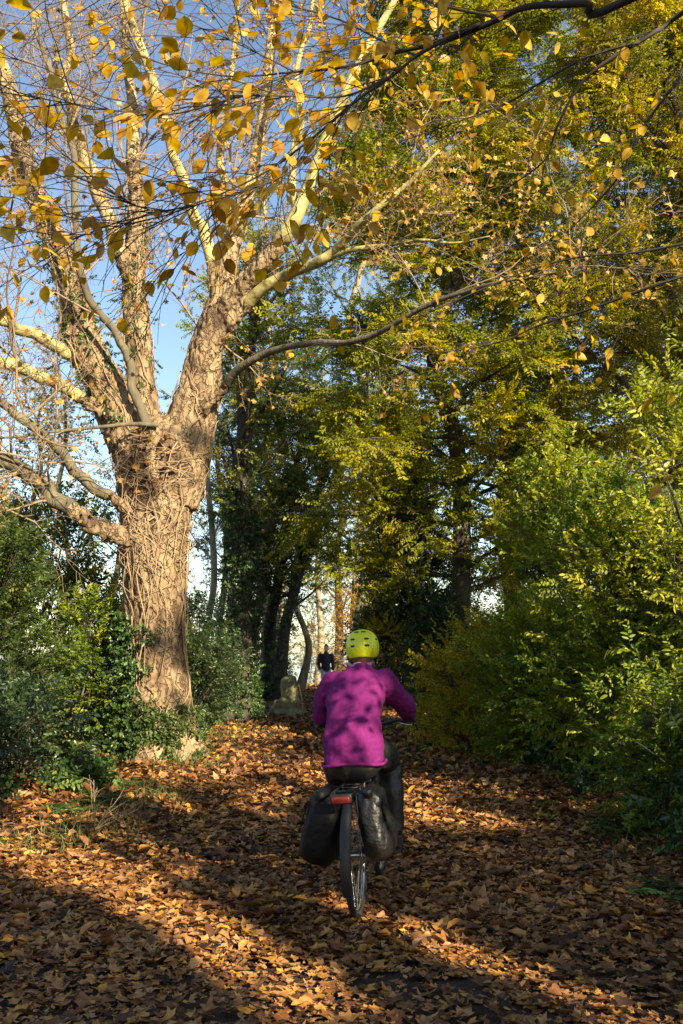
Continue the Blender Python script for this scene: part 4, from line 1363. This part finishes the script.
def pannier(label, c, r, matn, seed, tiltx, amp=.014):
    base = (c[0], c[1], c[2] - r[2])
    t = rig_thing('pannier', label, 'bag', base, 'panniers on the bicycle rack')
    A = Acc()
    R_ = Matrix.Rotation(tiltx, 3, 'Y')
    ell(A, c, r, (28, 22), R_, 3.2)
    ell(A, np.array(c) + [np.sign(c[0]) * .03, .02, -r[2] * .35], (r[0] * 1.02, r[1] * .96, r[2] * .62), (24, 18), R_, 2.8)
    skin(A, 'body', M[matn], t, .011, 5, folds(amp, 11, seed, (1, 1, .7)), base)
    sgn = np.sign(c[0])
    A = Acc()                                                         # rolled top closure
    rt = np.array([c[0] - sgn * r[0] * .15, c[1], c[2] + r[2] * .93])
    capsule(A, rt + [0, -r[1] * .78, .0], rt + [0, r[1] * .78, .0], .034, .034)
    ell(A, rt + [sgn * .035, 0, -.05], (.045, r[1] * .88, .06), (18, 12), None, 3)
    skin(A, 'flap', M[matn], t, .010, 4, folds(.008, 16, seed + 3), base)
    for yy in (-.6, .6):
        A = Acc()
        y_ = c[1] + yy * r[1]
        pts = [rt + [0, yy * r[1], .03], rt + [sgn * r[0] * .75, yy * r[1], -.05], np.array([c[0] + sgn * r[0] * 1.04 - tiltx * 0, y_, c[2] + .02])]
        Q = cr(np.array(pts), 6)
        w_ = np.array([0, .012, 0])
        V = np.stack([Q - w_, Q + w_], 1)
        V = np.concatenate([V, V + np.array([sgn * .004, 0, .003])])
        k = len(Q)
        ii = np.arange(k * 2).reshape(k, 2)
        F = np.stack([ii[:-1, 0], ii[:-1, 1], ii[1:, 1], ii[1:, 0]], -1)
        A.add(V, [F[:, ::-1], F + 2 * k])
        A.build('strap', M['black'], t, origin=base)
    return t


pannier('plump matt black bag hanging left of the rear wheel', (-.155, -.10, .525), (.108, .165, .205), 'bag', 3, math.radians(14), .022)
pannier('creased shiny black bag hanging right of the rear wheel', (.140, -.08, .535), (.076, .16, .20), 'bag_gloss', 8, math.radians(-5), .022)

# ------------------------------------------------------------------ people
def hand(acc, wrist, knuck, grip_dir, curl_dir, thumb_side, k=1.0, hold=True):
    """palm, four unequal fingers curled around a bar, and a thumb"""
    wrist, knuck = np.asarray(wrist, float), np.asarray(knuck, float)
    g_ = nrm(np.asarray(grip_dir, float)); f_ = nrm(knuck - wrist); c_ = nrm(np.asarray(curl_dir, float))
    for s in np.linspace(-.028, .028, 4) * k:
        capsule(acc, wrist + g_ * s * .75, knuck + g_ * s, .0135 * k, .011 * k, 10)
    for j, L in enumerate((.9, 1.05, 1.0, .8)):
        b = knuck + g_ * (-.03 + .02 * j) * k
        m1 = b + (f_ * .85 + c_ * .5) * .030 * L * k
        m2 = m1 + (c_ * 1.0 - f_ * .05) * .026 * L * k
        m3 = m2 + (c_ * .3 - f_ * .9) * .020 * L * k
        limb(acc, [b, m1, m2, m3], [.0098 * k, .009 * k, .0082 * k, .0072 * k])
    tb = wrist * .62 + knuck * .38 + g_ * thumb_side * .03 * k
    t1_ = tb + (g_ * thumb_side * .55 + f_ * .6 + c_ * .35) * .032 * k
    t2_ = t1_ + (f_ * .6 + c_ * .75 - g_ * thumb_side * .1) * .028 * k
    limb(acc, [tb, t1_, t2_], [.0125 * k, .0105 * k, .0085 * k])


def head_shape(acc, c, k=1.0, face=1):
    """c: centre of the head; face looks along +y (face=1) or -y"""
    f = face
    c = np.asarray(c, float)
    E = lambda d, r, n=(14, 10): ell(acc, c + np.array([d[0], d[1] * f, d[2]]) * k, np.array(r) * k, n)
    E((0, -.012, .03), (.076, .094, .088), (20, 14))
    E((0, .022, -.04), (.058, .070, .075), (18, 12))
    E((0, .062, -.088), (.026, .022, .02))
    capsule(acc, c + np.array([0, .088 * f, .008]) * k, c + np.array([0, .108 * f, -.028]) * k, .008 * k, .014 * k, 10)
    for s in (-1, 1):
        E((s * .034, .068, .008), (.024, .02, .01))
        E((s * .078, -.012, -.012), (.010, .020, .030))
        E((s * .04, .055, -.03), (.024, .028, .022))
    E((0, .083, -.058), (.026, .012, .007))
    E((0, .081, -.068), (.022, .012, .008))


def eyes(parent, c, k, face, origin):
    for s in (-1, 1):
        A = Acc()
        ell(A, np.asarray(c) + np.array([s * .032, .083 * face, .0]) * k, np.array((.012, .008, .007)) * k, (10, 8))
        A.build('eye', M['vent'], parent, origin=origin)


# --- the cyclist
CB = (0, .22, 0)
cyc = rig_thing('person', 'cyclist in a purple jacket and lime helmet riding away along the path', 'person', (0, .22, .0))
hipL, hipR = np.array([-.095, .20, .925]), np.array([.095, .20, .925])
spine = [np.array(q) for q in ((0, .19, .95), (0, .215, 1.08), (.005, .275, 1.23), (.012, .33, 1.35), (.018, .365, 1.43))]
neck, hd = np.array([.024, .40, 1.49]), np.array([.032, .44, 1.575])
shL, shR = np.array([-.145, .335, 1.365]), np.array([.172, .335, 1.365])
elL, elR = np.array([-.245, .45, 1.14]), np.array([.285, .50, 1.19])
gL = HB_ + np.array([-.27, -.062, .03]); gR = HB_ + np.array([.27, -.062, .03])
wrL, wrR = gL + np.array([-.012, -.085, .045]), gR + np.array([.012, -.085, .045])
knR, anR = np.array([.155, .62, .80]), np.array([.165, .53, .36])
knL, anL = np.array([-.165, .56, .70]), np.array([-.155, .255, .385])
zt = lambda z: z if z < .9 else .9 + (z - .9) * .93
for q_ in spine + [neck, shL, shR, elL, elR]:
    q_[2] = zt(q_[2])
    q_[0] += .02 * max(0, q_[2] - 1.1) / .3
hd = np.array([.056, .44, 1.508])
A = Acc()
head_shape(A, hd, 1.0, 1)
capsule(A, spine[4], hd + [0, -.015, -.05], .055, .052)
limb(A, spine, [.09, .09, .085, .07, .05])
ell(A, (0, .20, .95), (.13, .10, .09))
ell(A, (.012, .29, 1.20), (.13, .08, .14))
ell(A, (.03, .335, 1.29), (.125, .06, .06))
for s, e, w_, g_, sg in ((shL, elL, wrL, gL, -1), (shR, elR, wrR, gR, 1)):
    limb(A, [s + np.array([0, 0, -.02]), e, w_], [.040, .036, .028])
    hand(A, w_, g_ + np.array([0, -.012, .026]), (1, -.5 * sg, 0), (0, .55, -.85), -sg)
for h_, k_, a_ in ((hipL, knL, anL), (hipR, knR, anR)):
    limb(A, [h_ + np.array([0, 0, -.03]), k_], [.066, .052])
    limb(A, [k_, k_ * .62 + a_ * .38 + np.array([0, -.015, 0]), a_], [.054, .056, .036])
    ell(A, a_ + [0, .06, -.05], (.04, .12, .034))
body = skin(A, 'body', M['skin'], cyc, .0055, 3, None, CB)
eyes(cyc, hd, 1.0, 1, CB)
A = Acc()
loft(A, [((0, .185, .845), .186, .152), ((0, .185, .90), .188, .155), ((0, .195, 1.0), .182, .150), ((.002, .225, 1.105), .176, .142), ((.012, .268, 1.216), .180, .132), ((.024, .318, 1.318), .184, .118), ((.032, .345, 1.37), .152, .100), ((.038, .362, 1.402), .095, .088), ((.042, .375, 1.44), .074, .074)])
for s, e, w_ in ((shL, elL, wrL), (shR, elR, wrR)):
    limb(A, [s + np.array([0, 0, -.012]), s * .5 + e * .5 + np.array([0, -.01, -.005]), e, e * .5 + w_ * .5, w_ + (e - w_) * .12], [.080, .074, .066, .058, .046])
jk = skin(A, 'jacket', M['jacket'], cyc, .0075, 3, (lambda f1, f2: (lambda V: f1(V) + f2(V)))(folds(.030, 8, 12, (1, 1, .7)), folds(.006, 22, 31, (.8, .8, 1.6))), CB)
A = Acc()
th = np.linspace(0, 2 * PI, 31)
tube(A, np.c_[.190 * np.sign(np.cos(th)) * np.abs(np.cos(th)) ** .8, .156 * np.sign(np.sin(th)) * np.abs(np.sin(th)) ** .8 + .185, .848 + .008 * np.sin(3 * th)], .010, 8, 2, cap=False)
A.build('hem', M['jacket'], jk)
A = Acc()
tube(A, np.c_[.074 * np.cos(th) + .043, .074 * np.sin(th) + .375, 1.438 + .018 * np.sin(th)], .014, 8, 2, cap=False)
A.build('collar', M['collar'], jk)
for s, e, w_ in ((-1, elL, wrL), (1, elR, wrR)):
    A = Acc()
    capsule(A, w_ + (e - w_) * .22, w_ + (e - w_) * .03, .050, .044)
    A.build('cuff', M['jacket'], jk)
A = Acc()
ell(A, (0, .180, .84), (.166, .130, .105), (24, 14))
for h_, k_, a_ in ((hipL, knL, anL), (hipR, knR, anR)):
    limb(A, [h_ + [0, .01, -.05], (h_ + k_) / 2, k_], [.088, .098, .080])
    limb(A, [k_, k_ * .6 + a_ * .4 + np.array([0, -.03, 0]), a_ + [0, 0, .03]], [.082, .085, .062])
skin(A, 'trousers', M['trousers'], cyc, .0095, 4, folds(.028, 9, 22, (1, 1, .8)), CB)
for a_ in (anL, anR):
    A = Acc()
    ell(A, a_ + [0, .055, -.052], (.048, .135, .042), (20, 12), pw=2.5)
    ell(A, a_ + [0, -.02, -.01], (.046, .055, .05), (18, 12))
    sh = skin(A, 'shoe', M['shoe'], cyc, .008, 4, None, CB)
    A = Acc(); ell(A, a_ + [0, .052, -.092], (.047, .14, .013), (20, 8), pw=3.5); A.build('sole', M['rubber'], sh, origin=CB)
# hair below and beside the helmet
A = Acc()
ell(A, hd + [0, -.045, -.02], (.082, .06, .075), (20, 14))
ell(A, hd + [.0, -.05, -.075], (.06, .04, .04), (16, 10))
for q in range(9):
    a_ = random.uniform(-.9, .9)
    b = hd + np.array([.078 * math.sin(a_ * 1.7), -.06 * math.cos(a_ * 1.2), -.05])
    limb(A, [b, b + np.array([.018 * math.sin(a_ * 2), -.01, -.035 - random.uniform(0, .02)])], [.014, .007])
for s, q in ((1, .035), (-1, .012)):
    limb(A, [hd + [s * .08, .0, -.02], hd + [s * (.09 + q * .5), .0, -.035], hd + [s * (.092 + q), .01, -.015]], [.018, .013, .006])
skin(A, 'hair', M['hair'], cyc, .006, 2, folds(.006, 40, 4, (1, 1, .3)), CB)
# helmet: deep round shell, rim, two rows of slots at the back
A = Acc()
hc = hd + np.array([0, -.005, .035])
HR = np.array([.107, .130, .112])
nu, nv = 40, 18


def hpt(a_, e_, off=0.):
    """a_ azimuth (0 = back), e_ elevation"""
    ex = 2 / 2.25
    v = np.array([math.sin(a_) * abs(math.cos(e_)) ** ex, -math.cos(a_) * abs(math.cos(e_)) ** ex, abs(math.sin(e_)) ** ex * (1 if e_ > 0 else -1)])
    return hc + v * (HR + off)


E0 = lambda a_: -.62 + .30 * (1 - math.cos(a_)) / 2 + .10 * math.cos(2 * a_)
for off, fl in ((0, 1), (-.016, -1)):
    V = np.array([hpt(a_, E0(a_) + (PI / 2 - E0(a_)) * t_, off) for t_ in np.linspace(0, 1, nv) for a_ in np.arange(nu) * 2 * PI / nu])
    ii = np.arange(nv * nu).reshape(nv, nu)
    F = np.stack([ii[:-1], np.roll(ii[:-1], -1, 1), np.roll(ii[1:], -1, 1), ii[1:]], -1).reshape(-1, 4)
    A.add(V, F[:, ::fl])
hel = A.build('helmet', M['helmet'], cyc, origin=CB)
A = Acc()
tube(A, [hpt(a_, E0(a_), -.008) for a_ in np.linspace(0, 2 * PI, 41)], .0085, 8, 1, cap=False)
A.build('helmet_rim', M['helmet'], hel, origin=CB)
for a_, e_ in [(-.47, .40), (.47, .40), (-.45, .04), (.45, .04), (-1.3, .35), (1.3, .35), (-.35, .95), (.35, .95), (2.4, .4), (-2.4, .4)]:
    A = Acc()
    p0, p1 = hpt(a_ - .13, e_, .0012), hpt(a_ + .13, e_, .0012)
    n_ = nrm(hpt(a_, e_) - hc)
    X_ = nrm(p1 - p0); Y_ = n_; Z_ = np.cross(X_, Y_)
    ell(A, (p0 + p1) / 2 - n_ * .002, (.0165, .004, .0068), (14, 8), np.stack([X_, Y_, Z_], 1), 4)
    A.build('vent', M['vent'], hel, origin=CB)
A = Acc()
for s in (-1, 1):
    tube(A, [hpt(s * 1.35, -.3, -.012), hd + [s * .07, .03, -.09], hd + [s * .03, .055, -.125]], .006, 6, 4)
A.build('chin_strap', M['black'], hel, origin=CB)

# --- the walker far down the path, coming this way
wx, wy = float(gx(326, 33.5)), 33.5
wz = float(gz(wx, wy)) + .01
wk = thing('person', 'walker in a dark jacket and pale jeans far down the path', 'person', (wx, wy, wz))
wk['_o'] = [0., 0., 0.]
wk.rotation_euler = (0, 0, .15)
A = Acc()
HD = np.array([.02, -.03, 1.64])
head_shape(A, HD, 1.05, -1)
sp_ = [np.array(q) for q in ((0, 0, .95), (0, .0, 1.15), (0, .01, 1.35), (0, 0, 1.47))]
limb(A, sp_, [.12, .115, .12, .06]); capsule(A, sp_[3], HD + [0, .015, -.06], .058, .055)
ell(A, (0, 0, 1.33), (.17, .11, .14))
WS = [((-.19, 0, 1.41), (-.26, -.03, 1.14), (-.235, -.17, .93)), ((.19, 0, 1.41), (.25, .06, 1.14), (.255, -.02, .90))]
WL = [((-.09, 0, .92), (-.10, -.13, .50), (-.10, -.02, .10)), ((.09, 0, .92), (.10, .06, .49), (.10, .23, .13))]
for i, (s, e, w_) in enumerate(WS):
    limb(A, [s, e, w_], [.052, .042, .03])
    w_ = np.array(w_); hand(A, w_, w_ + nrm(w_ - np.array(e)) * .085, (.2, 1, 0), (1 if i == 0 else -1, 0, -.1), -1)
for h_, k_, a_ in WL:
    limb(A, [h_, k_, a_], [.085, .056, .038]); ell(A, np.array(a_) + [0, -.07, -.06], (.042, .13, .036))
skin(A, 'body', M['skin'], wk, .009, 3)
A = Acc()
limb(A, sp_[:3], [.165, .165, .15]); ell(A, (0, 0, 1.36), (.21, .13, .13)); ell(A, (0, 0, .95), (.19, .145, .12)); capsule(A, (0, 0, 1.42), (0, 0, 1.50), .09, .075)
for s, e, w_ in WS:
    limb(A, [s, e, np.array(w_) + (np.array(e) - np.array(w_)) * .1], [.082, .066, .052])
skin(A, 'jacket', M['dark_coat'], wk, .014, 4, folds(.014, 8, 2))
A = Acc()
ell(A, (0, 0, .90), (.175, .13, .12))
for h_, k_, a_ in WL:
    limb(A, [h_, k_, a_], [.105, .078, .066])
skin(A, 'jeans', M['jeans'], wk, .014, 4, folds(.014, 8, 6))
A = Acc()
ell(A, HD + [0, .025, .055], (.088, .10, .085)); ell(A, HD + [0, .06, -.01], (.08, .05, .08))
skin(A, 'hair', M['hair'], wk, .01, 2, folds(.008, 30, 4))
for h_, k_, a_ in WL:
    A = Acc(); ell(A, np.array(a_) + [0, -.07, -.06], (.05, .145, .045), pw=2.5); A.build('shoe', M['shoe'], wk)
eyes(wk, HD, 1.05, -1, (0, 0, 0))

# ------------------------------------------------------------------ old stone at the path side
g_ = ground_at(289, 712)
SX, SY = float(gx(290, 23.5)), 23.5
SZ = float(gz(SX, SY)) - .04
stn = thing('stone_marker', 'old mossy stone post on a wider worn base at the left of the path', 'stone', (SX, SY, SZ))
O_ = np.array([SX, SY, SZ])


def stone(name, pieces, vox, amp, seed):
    A = Acc()
    for c, r, pw, rz in pieces:
        ell(A, O_ + np.array(c), r, (24, 18), Matrix.Rotation(rz, 3, 'Y'), pw)
    me = skin(A, name, M['stone'], stn, vox, 3, folds(amp, 6, seed), O_)
    return me


stone('base', [((0, 0, .22), (.25, .22, .26), 6, .03), ((-.22, .08, .20), (.16, .16, .22), 5, -.05), ((.02, -.05, .06), (.36, .3, .12), 4, 0)], .02, .05, 4)
stone('post', [((0, .0, .64), (.20, .13, .32), 5, -.05), ((.01, 0, .86), (.185, .12, .13), 2.6, 0)], .018, .03, 9)
for lb, a_, b_ in [('thin bare stick leaning on the left of the stone', (266, 718), (276, 700)), ('thin bare stick leaning on the right of the stone', (303, 713), (298, 682))]:
    p = at(*a_, 23.1); q = at(*b_, 23.3)
    p[2] = float(gz(p[0], p[1])) + .0
    t = thing('stick', lb, 'stick', p)
    A = Acc(); tube(A, [p, p * .5 + q * .5 + [.03, 0, .02], q], [.02, .016, .009], 7, 5, rough=.1); A.build('wood', M['vine'], t)
